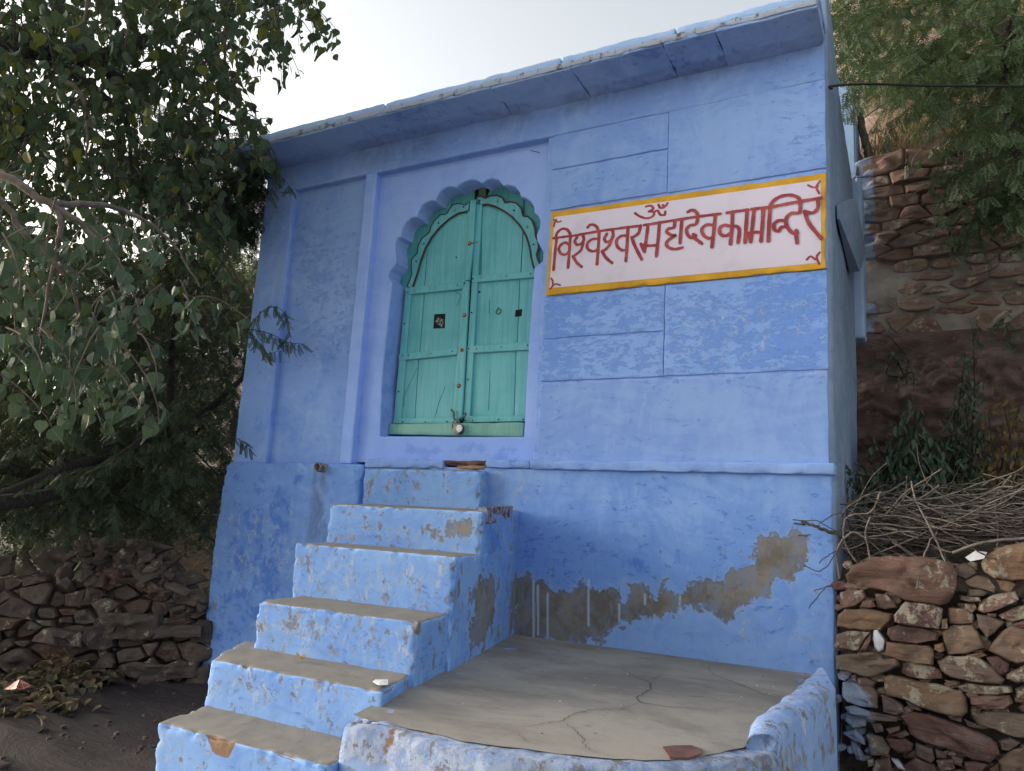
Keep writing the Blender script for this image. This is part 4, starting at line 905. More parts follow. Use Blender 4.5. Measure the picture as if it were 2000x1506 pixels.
me = pymesh("kerb", V, [tuple(f) for f in Fq]+[(r*K, c_i, (r+1)*K) for r in range(Rn-1)], True)
for nm, va in (('pale', .5), ('brown', .22)):
    at = me.attributes.new(nm, 'FLOAT', 'POINT'); at.data.foreach_set('value', np.array([va if (v.co.z > -.62) else 0 for v in me.vertices], np.float32))
link("kerb", me, MB_curb, E_)
# sandstone flag let into the front of the paving
P = [PL(x, y, .0075) for x, y in ((1294, 1458), (1312, 1456), (1350, 1455), (1372, 1463), (1370, 1471), (1345, 1479), (1308, 1479))]
V = P+[p-np.array([0, 0, .012]) for p in P]; nP = len(P)
link("red_flagstone", pymesh("red_flagstone", V, [tuple(range(nP))[::-1]]+[(i, (i+1) % nP, nP+(i+1) % nP, nP+i) for i in range(nP)]), M_redstone, E_)
def crack_line(pts, w0=.0022):
    P = respx(cr4(pts), len(pts)*7); W = np.array([PL(x, y, .0063) for x, y in P]); W[1:-1, :2] += RNG.normal(0, .003, (len(W)-2, 2))
    T = np.gradient(W, axis=0); T /= np.maximum(np.linalg.norm(T, axis=1, keepdims=True), 1e-9); Nn = np.stack([-T[:, 1], T[:, 0], 0*T[:, 0]], 1)
    h = w0*(.45+.55*RNG.random(len(W)))*np.sin(np.linspace(.25, pi-.1, len(W))); h = h[:, None]
    V = np.concatenate([W+Nn*h, W-Nn*h]); V[:, 2] = plat_z(V[:, 1])+.0063; N = len(W)
    link("crack", fast("crack", V, [(i, i+1, N+i+1, N+i) for i in range(N-1)]), M_crack, E_)
crack_line([(660, 1005), (720, 1045), (800, 1075), (800, 1105), (725, 1150), (745, 1170), (860, 1190), (1000, 1200), (1090, 1205)], .0026)
crack_line([(745, 1170), (650, 1205), (520, 1205), (430, 1225), (370, 1260), (200, 1285), (150, 1310)])
crack_line([(370, 1260), (420, 1300), (465, 1340), (485, 1390), (545, 1420)], .0016)
crack_line([(1070, 1000), (1110, 1040), (1250, 1090), (1330, 1125), (1430, 1155)], .0024)
crack_line([(800, 1060), (850, 1040)], .002); crack_line([(150, 1310), (180, 1350), (215, 1370)], .0012)

# ------------------------------------------------------------------ stones
def stone_mesh(poly, fr, thick, bulge, rnd, n=None, wash=None):
    """poly: (k,2) outline in plane coords; fr=(origin,u,v,n) frame with n towards the viewer"""
    O, u, v, nn = fr; poly = np.asarray(poly, float); per = np.linalg.norm(poly-np.roll(poly, -1, 0), axis=1).sum()
    size = sqrt(max(1e-6, abs(.5*np.sum(poly[:, 0]*np.roll(poly[:, 1], -1)-np.roll(poly[:, 0], -1)*poly[:, 1]))))
    n = n or int(np.clip(per/.022, 12, 40))
    # even resample keeps corners roughly
    Q = np.vstack([poly, poly[:1]]); d = np.r_[0, np.cumsum(np.linalg.norm(np.diff(Q, axis=0), axis=1))]; t = np.linspace(0, d[-1], n, endpoint=False)
    for cv in d[:-1]: t[np.argmin(np.abs(t-cv))] = cv
    q = np.stack([np.interp(t, d, Q[:, 0]), np.interp(t, d, Q[:, 1])], 1); c = q.mean(0)
    q = q+rnd.normal(0, size*.010, q.shape)
    e_ = float(np.clip(.008/max(size, .02), .02, .14))
    spec = [(.90, -thick), (1.0, -.22), (1.0, .0), (1-e_*.4, .62), (1-e_*1.3, .95)]+([(.62, 1.0), (.3, 1.02)] if size < .1 else [(.82, .98), (.68, 1.0), (.54, 1.0), (.4, 1.01), (.26, 1.02), (.12, 1.02)])
    V = []; tilt = rnd.normal(0, .12, 2)
    for sc, h in spec:
        off = q-c; hh = (h*bulge if h > -.5 or sc == 1.0 else h)+ (off@tilt if h >= 0 else 0)
        p2 = c+off*sc; V.append(O+np.outer(p2[:, 0], u)+np.outer(p2[:, 1], v)+np.outer(np.broadcast_to(hh, n), nn))
    V.append((O+c[0]*u+c[1]*v+nn*bulge*1.03)[None]); V = np.concatenate(V)
    s0 = rnd.random()*50; amp = min(.012, size*.06)
    V[2*n:] += nn[None]*(fbm(V[2*n:], 14, s0, 4)*amp*2.2)[:, None]
    Fc = [(r*n+k, r*n+(k+1) % n, (r+1)*n+(k+1) % n, (r+1)*n+k) for r in range(len(spec)-1) for k in range(n)]
    L = len(V)-1; b = (len(spec)-1)*n; Fc += [(b+k, b+(k+1) % n, L) for k in range(n)]
    me = pymesh("stone", V, Fc, False)
    if size >= .1: me.polygons.foreach_set('use_smooth', [i >= 4*n for i in range(len(me.polygons))])
    if wash is not None:
        at = me.attributes.new('wash', 'FLOAT', 'POINT'); at.data.foreach_set('value', np.asarray(wash(V), np.float32))
    return me
def clip_half(poly, p, nrm_):
    out = []; N = len(poly)
    for i in range(N):
        a, b = poly[i], poly[(i+1) % N]; da = (a-p)@nrm_; db = (b-p)@nrm_
        if da <= 0: out.append(a)
        if (da < 0 < db) or (db < 0 < da): out.append(a+(b-a)*(da/(da-db)))
    return out
def voronoi(seeds, asp, bound, wts=None, K=22):
    S_ = np.array(seeds)*np.array([1/asp, 1]); bd = [np.array(b)*np.array([1/asp, 1]) for b in bound]; out = []
    wts = np.zeros(len(S_)) if wts is None else wts
    for i, s in enumerate(S_):
        d = np.linalg.norm(S_-s, axis=1); o_ = np.argsort(d)[1:K+1]; poly = [s+(b-s) for b in bd]
        for j in o_:
            e = S_[j]-s; L2 = e@e; m_ = s+e*(.5+(wts[i]-wts[j])/(2*L2)); poly = clip_half(poly, m_, e)
            if len(poly) < 3: break
        out.append(None if len(poly) < 3 else np.array(poly)*np.array([asp, 1]))
    return out
def shrink(poly, g):
    c = poly.mean(0); d = poly-c; L = np.linalg.norm(d, axis=1, keepdims=True); return c+d*np.maximum(.4, 1-g/np.maximum(L, 1e-4))
def inside(pt, poly): return seg_sd(np.array([pt]), poly)[0] > 0
def frame_plane(p0_, nvec):
    nvec = np.array(nvec, float); nvec /= np.linalg.norm(nvec); v = np.array([0, 0, 1.])-nvec*nvec[2]; v /= np.linalg.norm(v); u = np.cross(v, nvec); return np.array(p0_, float), u, v, nvec
def to_plane(px, py, fr):
    p = PP(px, py, fr[0], fr[3])-fr[0]; return np.array([p@fr[1], p@fr[2]])

# --- lower right dry-stone wall
def s3(x, y): return (1620+x/2.976, 1000+y/2.976)
W3 = [
[(95,370),(130,310),(230,262),(400,255),(560,262),(700,290),(740,330),(745,430),(700,520),(640,548),(520,530),(400,500),(330,460),(180,435),(100,410)],
[(880,290),(930,240),(1010,200),(1131,180),(1250,200),(1290,330),(1200,400),(1050,400),(960,385),(900,350)],
[(725,310),(790,295),(850,330),(860,360),(800,395),(740,375),(722,345)],[(770,405),(850,365),(930,380),(970,440),(960,470),(880,450),(800,430)],
[(965,390),(1050,400),(1090,420),(1050,475),(990,455)],[(60,470),(120,445),(200,450),(215,500),(150,550),(65,565)],[(195,520),(250,505),(275,550),(230,560),(185,550)],
[(260,475),(340,480),(385,520),(400,560),(330,570),(275,560)],[(45,600),(90,565),(250,565),(370,590),(370,620),(300,690),(200,690),(40,665)],
[(440,515),(560,530),(665,560),(650,640),(640,680),(500,665),(380,640),(375,600),(410,560)],[(690,560),(800,555),(840,600),(840,650),(750,655),(692,650)],
[(755,485),(870,495),(880,520),(820,525),(757,510)],[(795,445),(880,445),(925,470),(900,490),(810,490)],[(870,520),(950,480),(1080,460),(1110,490),(1100,510),(1000,560),(900,590),(860,570)],
[(780,530),(850,530),(860,560),(830,590),(790,560)],[(850,590),(930,605),(1020,640),(960,700),(915,730),(870,670)],[(980,600),(1050,560),(1160,530),(1200,560),(1160,620),(1060,640),(1000,620)],
[(915,585),(970,590),(970,610),(920,610)],[(650,620),(685,620),(688,680),(650,680)],[(1060,650),(1150,630),(1190,680),(1065,670)],
[(40,710),(110,690),(200,695),(240,700),(190,770),(170,810),(60,790),(38,770)],[(245,700),(245,740),(215,805),(180,805),(210,750)],[(255,685),(280,680),(325,740),(320,800),(290,820),(260,790),(250,730)],
[(340,670),(400,655),(540,670),(640,700),(630,745),(500,765),(360,745),(335,710)],[(650,690),(720,655),(840,655),(870,700),(900,790),(810,820),(690,830),(665,780)],
[(335,750),(430,765),(580,775),(610,800),(605,885),(500,880),(400,855),(325,830)],[(610,770),(660,758),(672,805),(640,820),(610,800)],[(910,800),(1000,690),(1060,655),(1160,690),(1200,800),(1160,870),(1080,880),(1000,840)],
[(165,815),(260,810),(325,835),(320,855),(220,845),(165,830)],[(35,835),(150,820),(330,850),(400,845),(415,890),(330,930),(240,960),(120,935),(40,910)],[(420,870),(480,865),(600,895),(650,920),(660,970),(560,975),(460,960),(415,930)],
[(620,870),(700,835),(850,835),(920,870),(1020,970),(1000,1000),(860,990),(700,960),(650,920)],[(905,840),(980,835),(1050,880),(1040,930),(990,955),(950,920)],[(795,825),(880,812),(920,830),(880,845),(800,840)],
[(1030,940),(1131,890),(1230,900),(1220,990),(1080,990),(1025,965)],[(50,935),(100,930),(118,960),(90,980),(55,965)],[(120,950),(155,948),(158,980),(125,980)],[(160,965),(220,960),(275,990),(260,1010),(190,1010),(158,990)],
[(75,990),(140,980),(240,1000),(285,1050),(280,1135),(180,1125),(100,1100),(72,1070)],[(310,960),(350,945),(500,985),(640,1000),(760,1040),(800,1080),(800,1160),(770,1185),(620,1160),(540,1130),(430,1085),(330,1060)],
[(735,1010),(800,995),(900,1005),(1060,1010),(1068,1045),(980,1065),(860,1060),(760,1045)],[(665,975),(740,985),(750,1005),(700,1005)],[(815,1075),(900,1065),(1050,1065),(1068,1110),(1020,1145),(900,1145),(820,1110)],
[(1080,1030),(1131,1010),(1220,1020),(1200,1110),(1090,1080)],[(300,1060),(370,1080),(430,1120),(445,1160),(380,1185),(310,1160)],[(440,1090),(530,1125),(540,1155),(470,1140)],[(95,1130),(150,1120),(260,1160),(400,1190),(395,1215),(260,1210),(110,1160)],
[(95,1165),(180,1170),(220,1195),(215,1245),(140,1250),(90,1210)],[(820,1180),(920,1150),(1050,1160),(1160,1180),(1210,1280),(1140,1320),(1040,1300),(950,1260),(850,1230)],
[(410,1180),(480,1160),(580,1165),(750,1230),(900,1290),(970,1340),(990,1400),(940,1455),(830,1430),(680,1370),(540,1330),(470,1290),(440,1230)],[(680,1175),(770,1190),(770,1220),(700,1200)],[(780,1200),(850,1230),(855,1255),(800,1240)],
[(240,1220),(300,1225),(320,1270),(270,1285)],[(330,1255),(410,1240),(410,1260),(350,1285)],[(75,1280),(150,1255),(210,1320),(210,1350),(150,1330)],[(215,1290),(300,1300),(360,1370),(340,1410),(240,1415)],
[(325,1310),(440,1310),(490,1350),(480,1385),(400,1400),(350,1360)],[(350,1290),(440,1265),(465,1290),(420,1310)],[(500,1340),(600,1370),(615,1430),(590,1455),(500,1410)],[(610,1370),(690,1400),(680,1430),(620,1425)],
[(985,1330),(1050,1310),(1110,1340),(1040,1390),(1000,1385)],[(980,1440),(1040,1390),(1160,1345),(1220,1420),(1200,1540),(1000,1540)],[(620,1440),(720,1435),(730,1490),(640,1510)],[(705,1410),(780,1430),(770,1480),(720,1460)],
[(780,1450),(850,1440),(920,1460),(880,1510),(790,1510)],[(120,1330),(150,1320),(200,1410),(190,1450),(150,1420)],[(220,1435),(260,1430),(265,1470),(225,1480)],[(270,1440),(350,1420),(380,1540),(230,1540)],
[(355,1430),(400,1440),(450,1500),(400,1490)],[(930,1480),(985,1450),(1000,1540),(900,1540)],[(400,1500),(500,1420),(610,1460),(640,1540),(420,1550)],[(640,1505),(780,1495),(880,1520),(870,1570),(650,1570)]]
DW = empty("dry_stone_wall", (.3, .05, -1.4)); tag(DW, "low dry-stone wall of reddish sandstone blocks right of the blue platform", "wall")
rnd = np.random.RandomState(3)
frR = frame_plane((0, -.03, 0), (0.0, -1, 0.04))
cw = np.array([-.33, -.05])
def washR(V): return np.clip(1.0-(V[:, 0]+.34)*5.5, 0, 1)*np.clip((-.42-V[:, 2])*6, 0, 1)*.9
order = []
for i, pl in enumerate(W3):
    q = np.array([to_plane(*s3(x, y), frR) for x, y in pl]); ctr = q.mean(0)
    fr = (frR[0]+frR[3]*rnd.uniform(-.012, .018), frR[1], frR[2], frR[3])
    big = i in (0, 1, 9, 23, 24, 27, 31, 39, 49)
    me = stone_mesh(q*1.0, fr, .16, .035 if big else rnd.uniform(.016, .03), rnd, wash=washR)
    o = link("stone", me, M_whitestone if i in (22, 68) else M_stone, DW)
    if i == 22: o['label'] = "pale bluish upright stone shard wedged in the wall"
for k in range(230):          # small packing stones deeper in the joints
    x, y = rnd.uniform(1632, 2060), rnd.uniform(1100, 1560); w_, h_ = rnd.uniform(9, 22), rnd.uniform(6, 12); a = np.linspace(0, 2*pi, 8, endpoint=False)
    q = np.array([to_plane(x+w_*cos(t)*rnd.uniform(.8, 1.15), y+h_*sin(t)*rnd.uniform(.8, 1.15), frR) for t in a])
    link("packing_stone", stone_mesh(q, (frR[0]-frR[3]*rnd.uniform(.01, .04), *frR[1:]), .1, .018, rnd, n=9, wash=washR), M_stone, DW)
rbox("wall_core", C8(-.375, 1.6, .035, .12, -1.6, -.17), M_gap, DW, cell=.08, rough=.02, rs=12)

# --- upper right mortared retaining wall
RW = empty("retaining_wall", (.8, YR, .8)); tag(RW, "mortared rubble retaining wall above red bedrock right of the temple", "wall")
frU = frame_plane((0, YR, 0), (0, -1, .1))
def rowline(t, x): return 318+t*312-(x-1690)*(.17-.13*t)
seeds = []; zone = []
nrow = 13
for r_ in range(nrow):
    t = (r_+.5)/nrow; x = 1660+rnd.uniform(0, 50)
    while x < 2120:
        wd = rnd.uniform(34, 92); seeds.append(to_plane(x+wd/2, rowline(t, x)+rnd.normal(0, 4), frU)); zone.append(t); x += wd
bq = [to_plane(1668, 320, frU), to_plane(1668, 655, frU), to_plane(2160, 655, frU), to_plane(2160, 225, frU)]
def washU(V): return np.clip(1-(V[:, 0]-PY(1690, 500, YR)[0])*9, 0, 1)*.8
for _ in range(2): seeds = [sd_ if ce is None else sd_*.4+ce.mean(0)*.6 for sd_, ce in zip(seeds, voronoi(seeds, 2.9, bq))]
def chaikin(q, n_=1):
    for _ in range(n_): a = q*.75+np.roll(q, -1, 0)*.25; b = q*.25+np.roll(q, -1, 0)*.75; q = np.stack([a, b], 1).reshape(-1, 2)
    return q
for sd_, t, ce in zip(seeds, zone, voronoi(seeds, 2.9, bq)):
    if ce is None: continue
    low = t > .58
    if low and rnd.random() < .10: continue
    q = shrink(ce, rnd.uniform(.008, .022) if low else .005)
    if low: q = chaikin(q.mean(0)+(q-q.mean(0))*rnd.uniform(.90, 1.08))
    q = q+rnd.normal(0, .005, q.shape) if not low else q
    fr = (frU[0]+frU[3]*(rnd.uniform(-.006, .004) if low else rnd.uniform(-.01, .025)), *frU[1:])
    link("stone", stone_mesh(q, fr, .12, .01 if low else rnd.uniform(.015, .03), rnd, n=14, wash=washU), M_stoneU, RW)
# mortar sheet, flush low down and set back behind the dry-laid upper courses
us = np.linspace(to_plane(1660, 500, frU)[0], 2.8, 140); tz = np.linspace(0, 1, 50)
pl_lo = to_plane(1700, 660, frU)[1]
V = []
for uu in us:
    top_ = np.interp(uu, [to_plane(1678, 322, frU)[0], to_plane(2160, 240, frU)[0]], [to_plane(1678, 322, frU)[1], to_plane(2160, 240, frU)[1]])
    for t in tz:
        vv = pl_lo+(top_-pl_lo)*t; dep = -.006-.035*sstep(t, .35, .5); V.append(frU[0]+frU[1]*uu+frU[2]*vv+frU[3]*dep)
V = np.array(V); V[:, 1] += fbm(V, 9, 120, 4)*.012
ID = np.arange(len(V)).reshape(len(us), len(tz)); Fq = np.stack([ID[:-1, :-1], ID[1:, :-1], ID[1:, 1:], ID[:-1, 1:]], -1).reshape(-1, 4)
link("mortar", fast("mortar", V, Fq, True), M_mortar, RW)
# red coping slabs on top, sloping with the hill
cp = [(1684, 338, 1765, 322), (1768, 320, 1850, 300), (1853, 299, 1930, 276), (1933, 275, 2030, 248), (2033, 247, 2150, 215)]
for x0, y0, x1_, y1_ in cp:
    a, b = [PP(xx, yy, frU[0]+frU[3]*.02, frU[3]) for xx, yy in ((x0, y0), (x1_, y1_))]; hh = rnd.uniform(.045, .06)
    rbox("coping_stone", [[[p+np.array([0, 0, 0]), p+np.array([0, 0, hh])], [p+np.array([0, .4, 0]), p+np.array([0, .4, hh])]] for p in (a, b)], M_stoneU, RW, cell=.04, r=.01, chip=.03, chipw=.04, rough=.01, seed=x0)

# --- painted wall stubs between the temple and the retaining wall
PWt = empty("blue_pilaster_wall", tuple(PY(1675, 640, 1.16))); tag(PWt, "pale blue square pilaster against the rubble retaining wall behind the temple", "wall")
a, b = PY(1650, 640, 1.14), PY(1688, 655, 1.14)
c = [[[(x, 1.14, PY(1675, 660, 1.14)[2]), (x, 1.14, PY(1675, 352, 1.14)[2])], [(x, 1.3, PY(1675, 660, 1.14)[2]), (x, 1.3, PY(1675, 352, 1.14)[2])]] for x in (PY(1640, 500, 1.14)[0], PY(1686, 500, 1.14)[0])]
rbox("pillar", c, MB_pale, PWt, cell=.03, r=.02, rough=.004)
RO = empty("rounded_end_wall", tuple(PY(1655, 350, 1.6))); tag(RO, "pale blue rough wall with rounded top rising behind the temple corner", "wall")
P = [(1600, 352), (1673, 352), (1672, 300), (1671, 250), (1668, 205), (1664, 185), (1655, 166), (1640, 150), (1620, 142), (1600, 142)]
Pw = [PY(x, y, 1.55) for x, y in P]; Vv = Pw+[p+np.array([0, .35, 0]) for p in Pw]; k = len(Pw)
bm = bmesh.new(); vv = [bm.verts.new(tuple(p)) for p in Vv]; bm.faces.new(vv[:k]); bm.faces.new(vv[k:][::-1])
for i in range(k): bm.faces.new((vv[i], vv[k+i], vv[k+(i+1) % k], vv[(i+1) % k]))
bmesh.ops.recalc_face_normals(bm, faces=bm.faces[:]); bmesh.ops.bevel(bm, geom=bm.edges[:], offset=.012, segments=2, affect='EDGES'); bmesh.ops.triangulate(bm, faces=bm.faces[:])
me = bpy.data.meshes.new("wall_body"); bm.to_mesh(me); bm.free(); link("wall_body", me, MB_pale, RO)

# --- left rubble wall and heap
nl = np.array([.50, -.866, 0.06]); frL = frame_plane((-4.02, -.06, -1.0), nl)
HW = empty("rubble_heap", (-4.6, -.4, -1.1)); tag(HW, "heaped dark rubble wall of loose sandstone left of the stairs", "rubble wall")
outl = [(-120, 1140), (0, 1112), (60, 1108), (110, 1082), (150, 1066), (200, 1066), (260, 1058), (300, 1078), (335, 1120), (360, 1165), (395, 1190), (412, 1215), (410, 1300), (402, 1385), (330, 1392), (300, 1350), (200, 1335), (80, 1300), (0, 1300), (-120, 1310)]
op = np.array([to_plane(x, y, frL) for x, y in outl])
seeds = []; y = 1066.
while y < 1400:
    x = -120+rnd.uniform(0, 30); hrow = rnd.uniform(13, 34)
    while x < 430:
        wd = rnd.choice([rnd.uniform(20, 40), rnd.uniform(35, 85)]); p = to_plane(x+wd/2, y+hrow/2+rnd.normal(0, 8), frL)
        if inside(p, op): seeds.append(p)
        x += wd
    y += hrow
cells = voronoi(seeds, 1.6, [tuple(p) for p in [op.min(0)-.02, (op.max(0)[0]+.02, op.min(0)[1]-.02), op.max(0)+.02, (op.min(0)[0]-.02, op.max(0)[1]+.02)]], wts=rnd.uniform(-.0035, .0035, len(seeds)))
for ce, sd_ in zip(cells, seeds):
    if ce is None: continue
    lim_ = .16; d = ce-sd_; L = np.linalg.norm(d*np.array([.75, 1.4]), axis=1, keepdims=True); ce = sd_+d*np.minimum(1, lim_/np.maximum(L, 1e-4))
    q = shrink(ce, rnd.uniform(.003, .016)); q = q+rnd.normal(0, .006, q.shape); topness = np.clip((sd_[1]-.25)*2, 0, 1)
    fr = (frL[0]+frL[3]*(rnd.uniform(-.045, .045)-.12*topness), *frL[1:])
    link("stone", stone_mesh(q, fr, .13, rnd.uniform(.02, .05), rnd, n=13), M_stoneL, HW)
# a loose heap on top, stones lying every way
def lump(r3, rnd_):
    n_ = 14; P = rnd_.normal(0, 1, (n_, 3)); P /= np.linalg.norm(P, axis=1, keepdims=True); P *= rnd_.uniform(.8, 1.1, (n_, 1))*np.array(r3)
    bm = bmesh.new(); [bm.verts.new(tuple(p)) for p in P]; bmesh.ops.convex_hull(bm, input=bm.verts[:]); bmesh.ops.bevel(bm, geom=bm.edges[:], offset=min(r3)*.12, segments=1, affect='EDGES')
    me = bpy.data.meshes.new("stone"); bm.to_mesh(me); bm.free(); return me
lumps = [lump((.075, .06, .04), rnd) for _ in range(6)]+[lump((.10, .06, .03), rnd) for _ in range(4)]+[lump((.05, .045, .035), rnd) for _ in range(4)]
for me_ in lumps: me_.materials.append(M_stoneL)
for k in range(170):
    t = rnd.random(); px_ = 110+290*rnd.beta(1.8, 1.6); top = np.interp(px_, [100, 150, 260, 300, 340, 365, 400], [1085, 1062, 1058, 1080, 1130, 1165, 1190]); py_ = top+rnd.uniform(2, 75)
    p = PP(px_, py_, frL[0]-frL[3]*rnd.uniform(.0, .1)+frL[3]*.03, frL[3]); o = link("stone", lumps[rnd.randint(len(lumps))], None, HW)
    o.matrix_basis = Matrix.Translation(p) @ Matrix.Rotation(rnd.uniform(0, 6.28), 4, 'Z') @ Matrix.Rotation(rnd.normal(0, .5), 4, 'X') @ Matrix.Rotation(rnd.normal(0, .6), 4, 'Y')
# the larger individual blocks in front
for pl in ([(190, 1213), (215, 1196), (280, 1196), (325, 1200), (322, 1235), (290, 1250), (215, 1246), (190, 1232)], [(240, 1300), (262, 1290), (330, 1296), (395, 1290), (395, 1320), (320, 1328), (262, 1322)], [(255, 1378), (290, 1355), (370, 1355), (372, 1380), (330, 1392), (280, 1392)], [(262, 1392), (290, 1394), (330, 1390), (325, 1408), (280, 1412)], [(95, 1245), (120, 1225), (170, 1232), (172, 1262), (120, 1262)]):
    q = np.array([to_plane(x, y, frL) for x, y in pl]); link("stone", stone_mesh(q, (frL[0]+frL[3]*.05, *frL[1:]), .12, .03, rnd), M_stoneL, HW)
sl = [PP(x, y, frL[0]+frL[3]*.09, frL[3]) for x, y in ((294, 1248), (392, 1245), (392, 1222), (300, 1222))]
c = [[[sl[0], sl[3]], [sl[0]-frL[3]*.16, sl[3]-frL[3]*.16]], [[sl[1], sl[2]], [sl[1]-frL[3]*.16, sl[2]-frL[3]*.16]]]
rbox("flat_slab_stone", c, M_stoneL, HW, cell=.03, r=.008, chip=.012, chipw=.03, rough=.004)
# dark backing core
bm = bmesh.new(); f = [frL[0]+frL[1]*p[0]+frL[2]*(p[1]-.05)-frL[3]*.07 for p in op]; k = len(f); vv = [bm.verts.new(tuple(p)) for p in f]+[bm.verts.new(tuple(p-frL[3]*.35)) for p in f]
bm.faces.new(vv[:k]); [bm.faces.new((vv[i], vv[(i+1) % k], vv[k+(i+1) % k], vv[k+i])) for i in range(k)]; bmesh.ops.triangulate(bm, faces=bm.faces[:])
me = bpy.data.meshes.new("backing_core"); bm.to_mesh(me); bm.free(); link("backing_core", me, M_gap, HW)

# ------------------------------------------------------------------ foliage generators
def leaf_shape(kind, fold=.10, curl=.1):
    if kind == 'peepal':
        z = np.array([.04, -.02, -.16, -.34, -.52, -.68, -.82, -1.0]); w = np.array([.10, .28, .41, .40, .28, .12, .03, .0])
    elif kind == 'lance':
        z = np.array([0, -.15, -.4, -.65, -.85, -1.0]); w = np.array([.02, .14, .2, .17, .08, 0])
    n_ = len(z); V = []
    for zi, wi in zip(z, w): V += [(-wi*(1-fold*.5), fold*wi*2-curl*.6*zi*zi, zi), (0, -.04-curl*zi*zi, zi if kind != 'peepal' or zi < 0 else 0), (wi*(1-fold*.5), fold*wi*2-curl*.6*zi*zi+.04*sin(zi*7), zi)]
    Fc = []
    for i in range(n_-1): b = 3*i; Fc += [(b, b+1, b+4, b+3), (b+1, b+2, b+5, b+4)]
    return np.array(V), np.array(Fc)
def rot_mats(N, yaw, pitch, roll):
    cy_, sy_, cp_, sp_, cr_, sr_ = np.cos(yaw), np.sin(yaw), np.cos(pitch), np.sin(pitch), np.cos(roll), np.sin(roll)
    Rz = np.zeros((N, 3, 3)); Rz[:, 0, 0] = cy_; Rz[:, 0, 1] = -sy_; Rz[:, 1, 0] = sy_; Rz[:, 1, 1] = cy_; Rz[:, 2, 2] = 1
    Rx_ = np.zeros((N, 3, 3)); Rx_[:, 0, 0] = 1; Rx_[:, 1, 1] = cp_; Rx_[:, 1, 2] = -sp_; Rx_[:, 2, 1] = sp_; Rx_[:, 2, 2] = cp_
    Ry = np.zeros((N, 3, 3)); Ry[:, 1, 1] = 1; Ry[:, 0, 0] = cr_; Ry[:, 0, 2] = sr_; Ry[:, 2, 0] = -sr_; Ry[:, 2, 2] = cr_
    return Rz@Rx_@Ry
def scatter_mesh(name, shape, pos, Rm, size, mat, parent):
    V0, F0 = shape; N = len(pos)
    V = np.einsum('nij,vj->nvi', Rm, V0)*np.asarray(size)[:, None, None]+pos[:, None, :]
    Fc = F0[None]+(np.arange(N)*len(V0))[:, None, None]
    o = link(name, fast(name, V.reshape(-1, 3), Fc.reshape(-1, F0.shape[1]), False), mat, parent); return o
def pinna_shape(n_=9, L=1.0, wl=.17):
    """one drooping feather of small paired leaflets hanging down -z"""
    V = []; Fc = []
    for i in range(n_):
        t = (i+.6)/n_; z = -t*L; y = .25*t*t; w_ = wl*(1-.55*abs(t-.45)*1.6)
        for s in (-1, 1):
            b = len(V); V += [(0, y, z+.03), (s*w_*.6, y-.02, z+.055), (s*w_, y-.01, z-.05), (s*w_*.45, y-.0, z-.06)]; Fc.append((b, b+1, b+2, b+3))
    b = len(V); V += [(-.006, 0, 0), (.006, 0, 0), (.006, .25, -L), (-.006, .25, -L)]; Fc.append((b, b+1, b+2, b+3))
    return np.array(V), np.array(Fc)
PIN = pinna_shape(7, 1, .25); PINs = pinna_shape(5, 1, .32)

def branch_from(a, b, sag=.1, k=8, jit=.03):
    a, b = np.array(a), np.array(b); t = np.linspace(0, 1, k)[:, None]; P = a+(b-a)*t; P[:, 2] -= sag*np.sin(pi*t[:, 0])*-1*np.linalg.norm(b-a)
    P[1:-1] += RNG.normal(0, jit, (k-2, 3)); return smooth_path(P, 3)

def peepal_twigs(n_, sampler, leaf, step=(.035, .055), length=(.2, .45)):
    """hanging twigs: returns leaf positions/rotations/sizes and twig/petiole tubes"""
    pos = []; yaw = []; pit = []; rol = []; sz = []; tw = []; pt = []
    for _ in range(n_):
        p = np.array(sampler()); L = RNG.uniform(*length); az = RNG.uniform(0, 2*pi); out = RNG.uniform(.1, .9)
        k = 7; P = [p]; d = np.array([cos(az)*out, sin(az)*out, .1-RNG.random()*.4]); d /= np.linalg.norm(d)
        for i in range(k-1): d = d+np.array([0, 0, -.22])+RNG.normal(0, .08, 3); d /= np.linalg.norm(d); P.append(P[-1]+d*L/(k-1))
        P = np.array(P); tw.append((P, np.linspace(.0035, .0015, k)))
        s = 0.03
        dist_ = np.linspace(0, L, k)
        while s < L:
            q = np.array([np.interp(s, dist_, P[:, j]) for j in range(3)]); az2 = RNG.uniform(0, 2*pi); pl = RNG.uniform(.03, .06)
            e = q+np.array([cos(az2)*pl*.8, sin(az2)*pl*.8, -pl*RNG.uniform(.0, .6)]); pt.append((q, e))
            pos.append(e); yaw.append(az2+pi/2+RNG.normal(0, .6)); pit.append(RNG.normal(.15, .4)); rol.append(RNG.normal(0, .35)); sz.append(RNG.uniform(*leaf)); s += RNG.uniform(*step)
    return np.array(pos), np.array(yaw), np.array(pit), np.array(rol), np.array(sz), tw, pt
def petiole_mesh(pt, w_=.0011):
    V = []; Fc = []
    for a, b in pt:
        o_ = len(V); V += [a+np.array([0, 0, w_]), a-np.array([0, 0, w_]), b-np.array([w_, w_, 0]), b+np.array([w_, w_, 0])]; Fc.append((o_, o_+1, o_+2, o_+3))
    return np.array(V), np.array(Fc)

def poly_sampler(poly, dlo, dhi, n_try=200, dens=None):
    pa = np.array(poly, float); lo, hi = pa.min(0), pa.max(0)
    def f():
        while True:
            x, y = RNG.uniform(lo, hi)
            if inside((x, y), pa) and (dens is None or RNG.random() < dens(x, y)): return PD(x, y, RNG.uniform(dlo, dhi))
    return f

